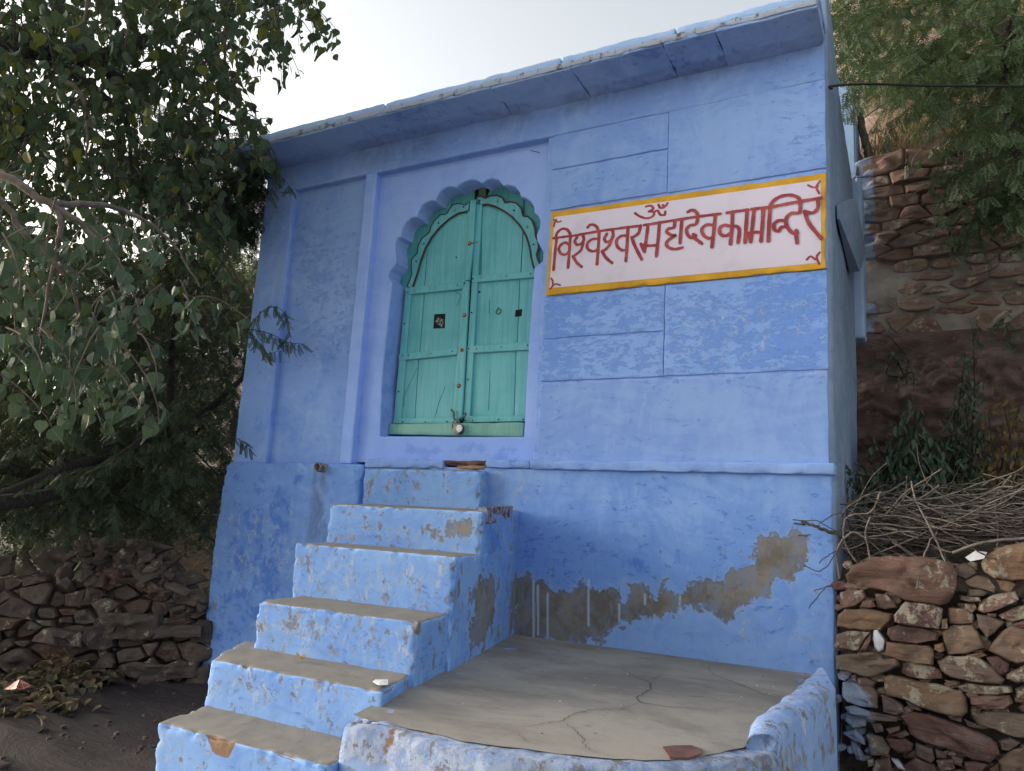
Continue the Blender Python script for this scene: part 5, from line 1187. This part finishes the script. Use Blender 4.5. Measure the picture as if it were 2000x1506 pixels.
# ---- peepal tree
PT = empty("peepal_tree", (-6.5, -1.5, -1.2)); tag(PT, "peepal tree with drooping heart-shaped leaves hanging in from the upper left", "tree")
top_poly = [(-150, -150), (640, -150), (600, -20), (560, 20), (545, 70), (520, 110), (525, 170), (510, 210), (545, 235), (500, 250), (470, 280), (440, 330), (360, 400), (200, 330), (0, 300), (-150, 300)]
mid_poly = [(-100, 300), (200, 300), (460, 300), (490, 340), (470, 420), (400, 500), (250, 520), (-100, 400)]
near_poly = [(-120, 300), (60, 330), (200, 400), (330, 470), (400, 560), (380, 590), (270, 640), (230, 700), (160, 740), (60, 690), (-60, 720), (-120, 500)]
groups = [peepal_twigs(640, poly_sampler(top_poly, 4.2, 7.2), (.05, .085)), peepal_twigs(170, poly_sampler(mid_poly, 4.2, 6.5), (.045, .075))]
far_pos = np.concatenate([g[0] for g in groups]); ang = [np.concatenate([g[i] for g in groups]) for i in (1, 2, 3)]; sz = np.concatenate([g[4] for g in groups])
near_g = peepal_twigs(80, poly_sampler(near_poly, 2.7, 4.0), (.045, .078), (.026, .045), (.18, .34))
PEE = leaf_shape('peepal')
PEV = [PEE, leaf_shape('peepal', .35, .25), leaf_shape('peepal', .2, .5), leaf_shape('peepal', -.15, .05)]
Rf = rot_mats(len(far_pos), *ang)
for k in range(4): scatter_mesh("foliage", PEV[k], far_pos[k::4], Rf[k::4], sz[k::4], M_peepal, PT)['kind'] = 'stuff'
# largest leaves as separate parts
np_, ny_, npi_, nr_, ns_ = near_g[:5]; Rn_ = rot_mats(len(np_), ny_, npi_, nr_); pz = ns_/np.linalg.norm(np_-CAM, axis=1)
ordr = np.argsort(-pz); lead = ordr[:300]; rest = ordr[300:]
leaf_me = []
for k in range(4):
    V = PEV[k][0].copy(); V[:, 0] *= RNG.uniform(.9, 1.12); V[:, 1] += .06*np.sin(V[:, 2]*3+k); leaf_me.append(fast("leaf", V, PEE[1], False)); leaf_me[-1].materials.append(M_peepal_near)
PTi = Matrix.Translation(PT.location).inverted()
for j, i in enumerate(lead):
    o = bpy.data.objects.new("leaf", leaf_me[j % 4]); COL.objects.link(o); o.parent = PT; o.matrix_parent_inverse = PTi
    mm = Matrix(Rn_[i].tolist()).to_4x4()@Matrix.Scale(float(ns_[i]), 4); mm.translation = Vector(np_[i]); o.matrix_basis = mm
if len(rest): scatter_mesh("foliage", PEE, np_[rest], Rn_[rest], ns_[rest], M_peepal_near0, PT)['kind'] = 'stuff'
o = tubes_obj("twigs", [t for g in groups for t in g[5]], M_bark, PT, 4); o['kind'] = 'stuff'
o = tubes_obj("twigs", near_g[5], M_bark2, PT, 5); o['kind'] = 'stuff'
V, Fc = petiole_mesh([t for g in groups+[near_g] for t in g[6]]); o = link("petioles", fast("petioles", V, Fc), M_bark2, PT); o['kind'] = 'stuff'
def limb(pts, r0, r1, mat, name="branch", par=PT, n_=7):
    P = smooth_path([PD(x, y, d) for x, y, d in pts], 6, .0025); V, Fc = tube(P, np.linspace(r0, r1, len(P)), n_); return link(name, fast(name, V, Fc, True), mat, par)
limb([(-60, 310, 3.3), (20, 350, 3.1), (100, 400, 3.0), (160, 440, 3.0), (210, 500, 3.0), (240, 580, 3.0), (230, 700, 3.0)], .016, .004, M_bark2)
limb([(110, 405, 3.0), (118, 450, 3.0), (105, 520, 3.05), (85, 620, 3.05), (60, 740, 3.05)], .012, .003, M_bark2)
limb([(100, 400, 3.1), (200, 400, 3.4), (280, 430, 3.5), (340, 480, 3.6), (390, 560, 3.6)], .013, .003, M_bark2)
limb([(-60, 340, 3.0), (10, 400, 3.0), (60, 470, 3.0), (140, 560, 3.0), (150, 680, 3.0), (130, 790, 3.0)], .012, .003, M_bark2)
limb([(-100, 60, 5), (60, 90, 5), (200, 110, 5.2), (330, 60, 5.4), (470, 20, 5.5), (590, -20, 5.6)], .07, .01, M_bark)
limb([(-60, 110, 5), (120, 100, 5.1), (250, 160, 5.3), (370, 200, 5.4), (480, 250, 5.5)], .045, .008, M_bark)
limb([(60, 100, 5), (180, 170, 5), (250, 250, 5), (250, 350, 5.2)], .03, .008, M_bark)
limb([(240, 20, 4.6), (250, 60, 4.6), (240, 110, 4.6)], .008, .005, M_bark2); limb([(170, 0, 4.3), (165, 40, 4.3), (130, 60, 4.3)], .008, .004, M_bark2)
limb([(440, 40, 4.8), (437, 130, 4.8), (425, 190, 4.8), (412, 225, 4.8)], .008, .004, M_bark2)
limb([(120, 150, 4.2), (155, 180, 4.2), (170, 230, 4.2), (168, 310, 4.2)], .012, .005, M_bark2)
# trunk stands left of the frame
V, Fc = tube(smooth_path([(-6.5, -1.5, -1.3), (-6.4, -1.4, 0), (-6.3, -1.2, 1.4), (-5.9, -.6, 2.8)], 5), np.linspace(.28, .16, 16), 12); link("trunk", fast("trunk", V, Fc, True), M_bark, PT)

# ---- mesquite (feathery) trees
def mesquite(root, n_, sampler, mat, pin=PIN, length=(.25, .5), psz=(.055, .085), pstep=.017, fwd=None, bark=M_bark, trad=.0022):
    pos = []; yaw = []; pit = []; rol = []; sz = []; tw = []
    for _ in range(n_):
        p = np.array(sampler()); L = RNG.uniform(*length); az = RNG.uniform(0, 2*pi) if fwd is None else RNG.normal(fwd, .9)
        d = np.array([cos(az), sin(az), RNG.normal(-.1, .35)]); d /= np.linalg.norm(d); k = 7; P = [p]
        for i in range(k-1): d = d+np.array([0, 0, -.13])+RNG.normal(0, .1, 3); d /= np.linalg.norm(d); P.append(P[-1]+d*L/(k-1))
        P = np.array(P); tw.append((P, np.linspace(trad, trad*.4, k))); dist_ = np.linspace(0, L, k); s = L*.08; a0 = RNG.uniform(0, 6.28)
        while s < L:
            q = np.array([np.interp(s, dist_, P[:, j]) for j in range(3)]); pos.append(q); a0 += 2.4+RNG.normal(0, .4); yaw.append(a0); pit.append(RNG.normal(.55, .35)); rol.append(RNG.normal(0, .2)); sz.append(RNG.uniform(*psz)); s += pstep*RNG.uniform(.7, 1.4)
    pos = np.array(pos); o_ = scatter_mesh("foliage", pin, pos, rot_mats(len(pos), np.array(yaw), np.array(pit), np.array(rol)), np.array(sz), mat, root); o_['kind'] = 'stuff'
    o_ = tubes_obj("twigs", tw, bark, root, 3); o_['kind'] = 'stuff'
MT = empty("mesquite_tree", (-6.3, 1.2, -.8)); tag(MT, "dark mesquite tree with feathery leaves and leaning trunks beside the temple's left wall", "tree")
mz = [(-150, 520), (120, 480), (420, 480), (500, 560), (500, 700), (470, 860), (440, 930), (300, 960), (-150, 960)]
mesquite(MT, 1350, poly_sampler(mz, 5.6, 9.0), M_mesq, psz=(.065, .10))
mesquite(MT, 260, poly_sampler([(280, 200), (470, 270), (500, 330), (505, 480), (430, 470), (300, 420), (220, 300)], 5.4, 7.5), M_mesq)
mesquite(MT, 150, poly_sampler([(440, 330), (520, 340), (510, 430), (480, 470), (430, 440)], 5.6, 6.2), M_mesq, length=(.15, .3))
mesquite(MT, 380, poly_sampler([(-150, 900), (430, 900), (420, 1010), (330, 1060), (-150, 1100)], 6.0, 9.5), M_mesq)
mesquite(MT, 55, poly_sampler([(-100, 780), (430, 760), (420, 980), (-100, 1060)], 4.9, 5.4), M_mesq, length=(.25, .5))
def mlimb(*a, **k): return limb(*a, par=MT, **k)
mlimb([(-80, 1010, 5.3), (60, 950, 5.5), (200, 890, 5.7), (330, 850, 6), (430, 780, 6.2), (490, 720, 6.4)], .06, .015, M_bark, "trunk")
mlimb([(-80, 900, 5.8), (100, 930, 5.9), (220, 950, 6.1), (320, 900, 6.2), (400, 830, 6.4)], .045, .012, M_bark, "trunk")
mlimb([(-40, 990, 5.0), (120, 960, 5.2), (250, 880, 5.4), (300, 840, 5.5)], .05, .012, M_bark, "trunk")
mlimb([(330, 850, 6.0), (335, 700, 6.2), (345, 560, 6.4), (352, 450, 6.6)], .03, .008, M_bark)
for k in range(46):
    x, y = RNG.uniform(0, 430), RNG.uniform(780, 1040); a = RNG.uniform(-1, 1); L = RNG.uniform(60, 190)
    mlimb([(x, y, 6.2), (x+L*.5*cos(a), y+L*.5*sin(a)+10, 6.3), (x+L*cos(a), y+L*sin(a)+RNG.uniform(-30, 50), 6.5)], .008, .002, M_bark, "branch", n_=4)
# sprig across the wall corner: it comes from behind the corner and hangs in front of the face
def sprig(pts, n_, par, mat):
    P = smooth_path([PD(*p) for p in pts], 5); V, Fc = tube(P, np.linspace(.003, .0012, len(P)), 5); link("sprig_stem", fast("sprig_stem", V, Fc, True), M_bark, par)
    pos = P[np.linspace(0, len(P)-1, n_).astype(int)]+RNG.normal(0, .008, (n_, 3)); o_ = scatter_mesh("sprig_foliage", pinna_shape(11, 1, .15), pos, rot_mats(n_, RNG.normal(0, .7, n_), RNG.normal(.2, .25, n_), RNG.normal(0, .45, n_)), RNG.uniform(.06, .085, n_), mat, par); o_['kind'] = 'stuff'
sprig([(455, 640, 5.1), (500, 645, 4.95), (535, 655, 4.9), (560, 668, 4.9), (590, 672, 4.9)], 46, MT, M_sprig)
sprig([(480, 650, 5.0), (510, 610, 4.9), (540, 600, 4.9), (560, 620, 4.9), (566, 650, 4.9)], 34, MT, M_sprig)
sprig([(470, 655, 5.0), (500, 665, 4.9), (520, 690, 4.9), (545, 685, 4.9)], 30, MT, M_sprig)
sprig([(430, 850, 5.2), (455, 855, 5.0), (475, 862, 4.9), (490, 875, 4.9)], 16, MT, M_mesq)
sprig([(490, 250, 5.0), (520, 280, 4.9), (540, 310, 4.9), (530, 380, 4.9)], 22, MT, M_mesq)

# ---- pale bushes further off, left background
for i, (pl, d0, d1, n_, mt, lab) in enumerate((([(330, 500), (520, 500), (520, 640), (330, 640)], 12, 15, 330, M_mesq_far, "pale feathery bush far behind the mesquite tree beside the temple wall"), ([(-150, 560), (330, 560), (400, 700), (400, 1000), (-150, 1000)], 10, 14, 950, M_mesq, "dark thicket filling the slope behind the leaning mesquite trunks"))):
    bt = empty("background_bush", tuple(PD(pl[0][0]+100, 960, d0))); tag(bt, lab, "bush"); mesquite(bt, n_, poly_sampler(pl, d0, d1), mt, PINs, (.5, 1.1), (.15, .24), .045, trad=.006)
# shade-giving crown of the same trees beyond the frame, up and to the left
def crown_sampler():
    while True:
        p = np.array([RNG.uniform(-11, -5.2), RNG.uniform(-3.0, 4), RNG.uniform(2.2, 5.5)]); x, y, z = proj(p)
        if z < .2 or y < -120 or x < -180: return p
mesquite(MT, 230, crown_sampler, M_mesq, PINs, (.5, 1.0), (.16, .24), .04, trad=.006)

# ---- upper right tree
RT = empty("hillside_tree", (1.2, 4.0, 3.0)); tag(RT, "feathery green mesquite overhanging the hillside at upper right", "tree")
rp1 = [(1640, -80), (2150, -80), (2150, 330), (1960, 330), (1930, 230), (1850, 150), (1760, 130), (1690, 90), (1660, 40)]
mesquite(RT, 330, poly_sampler(rp1, 4.6, 6.6), M_mesq_light, length=(.3, .6), psz=(.06, .09), fwd=pi)
mesquite(RT, 70, poly_sampler([(1880, 300), (2150, 260), (2150, 420), (1960, 420)], 4.2, 4.9), M_mesq_light, length=(.25, .45))
mesquite(RT, 35, poly_sampler([(1650, 60), (1800, 90), (1830, 170), (1700, 180)], 6.2, 7.5), M_mesq_light, length=(.3, .5))
for pts in ([(2080, 250, 5), (1990, 100, 5), (1950, 20, 5.2), (1900, -60, 5.4)], [(2050, 100, 5), (1950, 60, 5.2), (1850, 40, 5.5), (1740, 30, 5.8)], [(2000, 380, 4.6), (1975, 250, 4.8), (1960, 120, 5), (1990, -20, 5)], [(2060, 60, 5), (1960, 130, 5), (1880, 110, 5.2), (1790, 120, 5.5)]):
    limb(pts, .035, .006, M_bark, par=RT)
# vine of small leaf sprays hanging over the retaining wall
VN = empty("hanging_creeper", tuple(PY(1900, 300, YR-.1))); tag(VN, "green creeper sprays trailing down over the rubble retaining wall", "creeper")
mesquite(VN, 26, lambda: PY(RNG.normal(1890, 45), RNG.uniform(320, 480), YR-RNG.uniform(.08, .2)), M_mesq_light, length=(.1, .25), psz=(.04, .06))
mesquite(VN, 8, lambda: PY(RNG.normal(1970, 12), RNG.uniform(600, 680), YR-.12), M_mesq_light, length=(.08, .16), psz=(.04, .06))
for k in range(24):
    x = RNG.normal(1900, 35); y0 = 275+RNG.uniform(0, 20)
    P = smooth_path([PY(x+j*RNG.normal(0, 9), y0+j*RNG.uniform(14, 26), YR-.07-RNG.uniform(0, .06)) for j in range(5)], 4); V, Fc = tube(P, .003, 4); link("dry_stem", fast("dry_stem", V, Fc, True), M_twig, VN)

# ------------------------------------------------------------------ brushwood on the terrace
tw = []; twd = []
for k in range(520):
    x = RNG.uniform(1640, 2080); y = RNG.normal(1030, 30)+ (x-1640)*-.03; Yd = RNG.uniform(.03, .55); p = PY(x, min(y, 1085), Yd); p[2] = max(p[2], -.15)
    a = RNG.normal(0, .5) if RNG.random() < .75 else RNG.uniform(0, pi); L = RNG.uniform(.12, .42); d = np.array([cos(a), RNG.normal(0, .4), sin(a)*.45]); P = [p-d*L/2]
    for i in range(5): d = d+RNG.normal(0, .16, 3); d /= np.linalg.norm(d); P.append(P[-1]+d*L/5)
    P = np.array(P); P[:, 2] = np.maximum(P[:, 2], -.17+.1*P[:, 1]); P[:, 0] = np.maximum(P[:, 0], -.355) if P[:, 0].min() > -.5 else P[:, 0]
    (tw if RNG.random() < .62 else twd).append((smooth_path(P, 2), RNG.uniform(.0012, .0035)))
def tw_px(pts, r): tw.append((smooth_path([PY(x, y, Yd) for x, y, Yd in pts], 6, .001), r))
tw_px([(1690, 1120, .0), (1650, 1060, -.04), (1655, 1010, -.05), (1700, 1000, -.05), (1720, 960, 0)], .004); tw_px([(1640, 1130, -.06), (1634, 1075, -.07), (1662, 1040, -.06), (1690, 1050, -.04)], .004)
tw_px([(1640, 1010, -.06), (1655, 990, -.06), (1700, 965, 0), (1735, 960, .1)], .003); tw_px([(1860, 1080, -.07), (1920, 1060, -.06), (2010, 1050, 0)], .006); tw_px([(1780, 940, 0), (1788, 975, -.04), (1830, 1060, -.06), (1855, 1125, -.09)], .0035)
tw_px([(1790, 1150, -.1), (1800, 1100, -.08), (1815, 1060, -.06), (1830, 1040, -.05)], .003); tw_px([(1700, 1090, -.03), (1690, 1040, -.05), (1700, 1010, -.05)], .0035)
dk = [[(1640, 1045, -.06), (1610, 1035, -.07), (1585, 1025, -.08), (1565, 1018, -.08)], [(1640, 1045, -.06), (1600, 1020, -.07), (1548, 1015, -.08)], [(1635, 1080, -.07), (1605, 1115, -.08), (1570, 1104, -.08)], [(1636, 1075, -.07), (1610, 1090, -.08), (1600, 1100, -.08)], [(1640, 1130, -.07), (1610, 1150, -.08), (1580, 1188, -.08)], [(1638, 1150, -.07), (1620, 1145, -.07), (1590, 1155, -.08)], [(1600, 1022, -.07), (1630, 1005, -.07), (1650, 1002, -.06)]]
for i, pts in enumerate(dk): twd.append((smooth_path([PY(x, y, Yd) for x, y, Yd in pts], 6, .002), .007 if i == 0 else .002))
BW = empty("brushwood_pile", (.3, .25, -.15)); tag(BW, "tangle of dry grey twigs heaped on top of the low dry-stone wall", "brushwood")
o = tubes_obj("pale_twigs", tw, M_twig, BW, 4); o['kind'] = 'stuff'; o = tubes_obj("dark_twigs", twd, M_twigd, BW, 4); o['kind'] = 'stuff'

# ---- shrubs on the terrace
LAN = leaf_shape('lance')
def shrub(name, lab, cat, base, tops, nl, mat, leaf=(.05, .078), shape=LAN, spread=.03, droop=.3):
    r_ = empty(name, tuple(base)); tag(r_, lab, cat); pos = []
    stems = []
    for tp in tops:
        P = smooth_path([np.array(base)+RNG.normal(0, .02, 3), (np.array(base)+np.array(tp))/2+RNG.normal(0, .03, 3), np.array(tp)], 6); stems.append((P, np.linspace(.005, .002, len(P))))
        for _ in range(nl): pos.append(P[RNG.integers(len(P)//5, len(P))]+RNG.normal(0, spread, 3))
    pos = np.array(pos); N = len(pos); o_ = scatter_mesh("foliage", shape, pos, rot_mats(N, RNG.uniform(0, 6.28, N), RNG.normal(droop, .45, N), RNG.normal(0, .4, N)), RNG.uniform(*leaf, N), mat, r_); o_['kind'] = 'stuff'
    o_ = tubes_obj("stems", stems, M_bark, r_, 4); return r_
shrub("leafy_shrub", "dark green shrub with drooping leaves at foot of bedrock beside temple side wall", "shrub", PY(1790, 985, .75), [PY(x, y, .8) for x, y in ((1735, 850), (1760, 805), (1790, 800), (1775, 860), (1810, 850), (1825, 880), (1745, 890), (1800, 900), (1720, 880), (1840, 900))], 46, M_shrub)
shrub("climbing_shrub", "taller green climber rising up the red bedrock right of the drooping shrub", "shrub", PY(1880, 985, .9), [PY(x, y, .98) for x, y in ((1885, 690), (1900, 740), (1880, 760), (1900, 640), (1865, 800), (1900, 830), (1915, 860), (1860, 850))], 55, M_shrub, (.035, .055))
shrub("low_leafy_plant", "low green plant with yellowing leaves against temple's side wall above twigs", "plant", PY(1690, 985, .5), [PY(x, y, .5) for x, y in ((1670, 905), (1690, 930), (1710, 915), (1730, 950), (1660, 935), (1750, 960), (1665, 960))], 26, M_shrub, (.025, .04))
shrub("yellowing_vine", "yellow brown withering vine at the right edge above the twigs", "vine", PY(1975, 985, .7), [PY(x, y, .7) for x, y in ((1930, 800), (1960, 790), (1990, 800), (2030, 790), (1950, 860), (1990, 880), (2030, 860), (1930, 930), (1975, 930), (2050, 930))], 36, M_vine, (.03, .05))
shrub("green_creeper", "small dark creeper clinging to bedrock below the masonry near the blue pilaster", "creeper", PY(1765, 735, 1.15), [PY(x, y, 1.12) for x, y in ((1735, 655), (1750, 690), (1770, 710), (1745, 670), (1785, 760))], 14, M_shrub, (.02, .035), spread=.02)
shrub("low_green_plant", "low bright green leafy plants among twigs in front of the climber", "plant", PY(1830, 990, .55), [PY(x, y, .5) for x, y in ((1780, 960), (1820, 955), (1850, 950), (1890, 955), (1920, 950), (1800, 975), (1870, 965))], 24, leaf_mat("low_green_leaf", [(.06, .09, .03), (.09, .12, .035), (.12, .11, .04)]), (.025, .04))

# ------------------------------------------------------------------ grass, leaf litter
def blades(name, pos, hmin, hmax, wd, mat, kindlab=True, lean=.35):
    N = len(pos); h = RNG.uniform(hmin, hmax, N); a = RNG.uniform(0, 2*pi, N); le = RNG.normal(0, lean, (N, 2))
    dx = np.stack([np.cos(a)*wd, np.sin(a)*wd, 0*a], 1); tip = pos+np.stack([le[:, 0]*h, le[:, 1]*h, h], 1); midp = (pos+tip)/2+np.stack([0*a, 0*a, h*.08], 1)
    V = np.stack([pos-dx, pos+dx, midp+dx*.7, tip, midp-dx*.7], 1).reshape(-1, 3); b = np.arange(N)*5
    Fc = np.concatenate([np.stack([b, b+1, b+2, b+4], 1), np.stack([b+4, b+2, b+3, b+3], 1)])
    Ft = np.concatenate([np.stack([b, b+1, b+2], 1), np.stack([b, b+2, b+4], 1), np.stack([b+4, b+2, b+3], 1)])
    o_ = link(name, fast(name, V, Ft), mat); o_['kind'] = 'stuff'; return o_
gx = RNG.uniform(-.4, 4, 15000); gy = 1.64+RNG.random(15000)**1.3*5; keep = RNG.random(15000) < .35+.65*(np.array([noise.noise(Vector((a*1.3, b*1.3, 0))) for a, b in zip(gx, gy)]) > -.05)
gx, gy = gx[keep], gy[keep]; gp = np.array([(a, b, hill_z(a, b)-.01) for a, b in zip(gx, gy)])
o = blades("dry_grass", gp, .06, .26, .0035, M_grass); o['label'] = "dry straw-coloured grass growing on the slope above the retaining wall"
lx = np.concatenate([RNG.normal(PZ(115, 1352, -1.13)[0], .20, 210), RNG.normal(PZ(40, 1385, -1.13)[0], .25, 160)]); ly = np.concatenate([RNG.normal(PZ(115, 1352, -1.13)[1], .10, 210), RNG.normal(PZ(40, 1385, -1.13)[1], .12, 160)])
N = len(lx); mx0, my0 = PZ(115, 1352, -1.13)[:2]; mound = np.exp(-((lx-mx0)**2/.05+(ly-my0)**2/.012))
lp = np.stack([lx, ly, ground_z(lx, ly)+.03+RNG.random(N)*(.03+.12*mound)], 1)
o = scatter_mesh("fallen_leaves", PEV[2], lp, rot_mats(N, RNG.uniform(0, 6.28, N), RNG.normal(1.35, .6, N), RNG.normal(0, .6, N)), RNG.uniform(.055, .095, N), M_dull, None); tag(o, "drift of dry yellow-brown leaves at foot of the rubble wall", kind='stuff')
N = 2600; lx = RNG.uniform(-8, -3.95, N); ly = RNG.uniform(.2, 5, N); lp = np.stack([lx, ly, ground_z(lx, ly)+.01+RNG.random(N)*.03], 1)
o = scatter_mesh("leaf_litter", PEE, lp, rot_mats(N, RNG.uniform(0, 6.28, N), RNG.normal(1.45, .35, N), RNG.normal(0, .4, N)), RNG.uniform(.03, .07, N), M_dryleaf, None); tag(o, "leaf litter scattered on the shaded slope behind the rubble wall", kind='stuff')

# ------------------------------------------------------------------ small things
def scrap(name, pts, h, mat, lab, cat):
    P = [np.array(p) for p in pts]; c_ = sum(P)/len(P)+np.array([0, 0, h*1.3]); V = P+[p+np.array([0, 0, -.0012]) for p in P]+[c_]; k_ = len(P)
    o_ = link(name, pymesh(name, V, [(i, (i+1) % k_, 2*k_) for i in range(k_)]+[(i, (i+1) % k_, k_+(i+1) % k_, k_+i) for i in range(k_)]), mat); return tag(o_, lab, cat)
scrap("paper_scrap", [PZ(x, y, -.535) for x, y in ((728, 1331), (733, 1327), (758, 1327), (758, 1337), (740, 1338))], .002, M_paper, "torn scrap of white paper lying on the second cement tread", "paper")
sz_ = .05; V0, F0 = PEE; Vl = V0.copy(); Vl[:, 1] = np.abs(Vl[:, 0])*1.1+.3*Vl[:, 2]**2; o = link("curled_leaf", fast("curled_leaf", Vl*sz_, F0), M_dryleaf); p = PZ(590, 1288, -.53); o.location = p; o.rotation_euler = (1.35, .2, 1.2); tag(o, "single curled brown leaf lying on the fourth tread from the top", "leaf")
o['label'] = "single curled orange-brown leaf lying on the cement tread left of paper scrap"
for i, (x, y, w_, m_, lab) in enumerate(((16, 1376, 28, M_redwrap, "crumpled red and white foil wrapper among the dry leaves"), (425, 985, 14, M_litter, "pale plastic scrap on the slope beside temple's left corner"), (232, 1298+70, 0, M_litter, ""))):
    if not w_: continue
    p = PZ(x+15, y, -1.0) if y > 1200 else next(q for q in (PD(x, y, d_) for d_ in np.arange(5.2, 14, .02)) if q[2] < ground_z(np.array([q[0]]), np.array([q[1]]))[0]+.02); P = [p+np.array([cos(t)*RNG.uniform(.03, .07), sin(t)*RNG.uniform(.03, .06), RNG.uniform(0, .03)]) for t in np.linspace(0, 6.28, 9)[:-1]]
    if y > 1200: P = [q+np.array([0, 0, .06]) for q in P]
    scrap("wrapper" if i == 0 else "plastic_scrap", P, .03, m_, lab, "litter")
scrap("white_plate_shard", [PY(x, y, -.08) for x, y in ((1885, 1088), (1905, 1075), (1928, 1078), (1922, 1090), (1895, 1096))], .006, M_paper, "white plastic shard caught between the twigs and the top stones", "litter")
N = 700; px_ = RNG.uniform(-7, -2.6, N); py_ = RNG.uniform(-2.6, -.3, N); pm = []
for a, b in zip(px_, py_):
    r_ = RNG.uniform(.004, .016)*(1 if RNG.random() < .95 else 2); P_ = RNG.normal(0, 1, (8, 3)); P_ /= np.linalg.norm(P_, axis=1, keepdims=True); q_ = np.array([(-1, -1, -1), (1, -1, -1), (1, 1, -1), (-1, 1, -1), (-1, -1, 1), (1, -1, 1), (1, 1, 1), (-1, 1, 1)])*.6*r_+P_*r_*.35
    pm.append((q_*np.array([1, 1, .6])+np.array([a, b, float(ground_z(np.array([a]), np.array([b]))[0])+r_*.3+.02]), np.array([(0, 3, 2, 1), (4, 5, 6, 7), (0, 1, 5, 4), (1, 2, 6, 5), (2, 3, 7, 6), (3, 0, 4, 7)])))
V, Fc = join(pm); o = link("pebbles", fast("pebbles", V, Fc), M_stoneL); tag(o, "loose pebbles and grit scattered over the dark rock ground", kind='stuff')
pm = []
for k in range(45):
    t = RNG.random(); a = -1.75+1.25*RNG.random(); b = -RNG.random()**1.5*1.5; r_ = RNG.uniform(.0015, .005); P_ = RNG.normal(0, r_*.3, (8, 3)); q_ = np.array([(-1, -1, -1), (1, -1, -1), (1, 1, -1), (-1, 1, -1), (-1, -1, 1), (1, -1, 1), (1, 1, 1), (-1, 1, 1)])*.6*r_+P_
    if a < Rx(b)+.02: continue
    pm.append((q_*np.array([1.3, 1, .6])+np.array([a, b, plat_z(b)+.0035+r_*.3]), np.array([(0, 3, 2, 1), (4, 5, 6, 7), (0, 1, 5, 4), (1, 2, 6, 5), (2, 3, 7, 6), (3, 0, 4, 7)])))
V, Fc = join(pm); o = link("paint_flakes", fast("paint_flakes", V, Fc), simple("pale_paint_flake", (.22, .24, .28), (.4, .42, .45), 40)); tag(o, "tiny pale paint flakes and grit lying on the cement platform", kind='stuff')
# cables
P = smooth_path([PY(1616, 176, -.01)+np.array([.02, 0, 0]), PX(1625, 168, X1+.03), PY(1700, 164, .25), PY(1800, 167, .28), PY(1900, 168, .3), PY(2060, 168, .35)], 8)
V, Fc = tube(P, .006, 6); o = link("power_cable", fast("power_cable", V, Fc, True), M_cable); tag(o, "black cable running right from the top corner of the temple", "cable")
P = smooth_path([PD(1684, 232, 6.2), PD(1730, 200, 6.0), PD(1776, 168, 5.6)], 8); V, Fc = tube(P, .006, 5); o = link("thin_wire", fast("thin_wire", V, Fc, True), M_twig); tag(o, "thin pale wire slanting across the hillside below the black cable", "wire")
P = [PY(1672, 190, 1.8), PY(1684, 240, 1.78), PY(1697, 300, 1.75), PY(1706, 345, 1.75)]; V, Fc = tube(smooth_path(P, 6, .006), np.linspace(.017, .034, 19), 9); o = link("leaning_post", fast("leaning_post", V, Fc, True), M_brownboard); tag(o, "short leaning grey wooden post behind the rounded pale blue wall", "post")
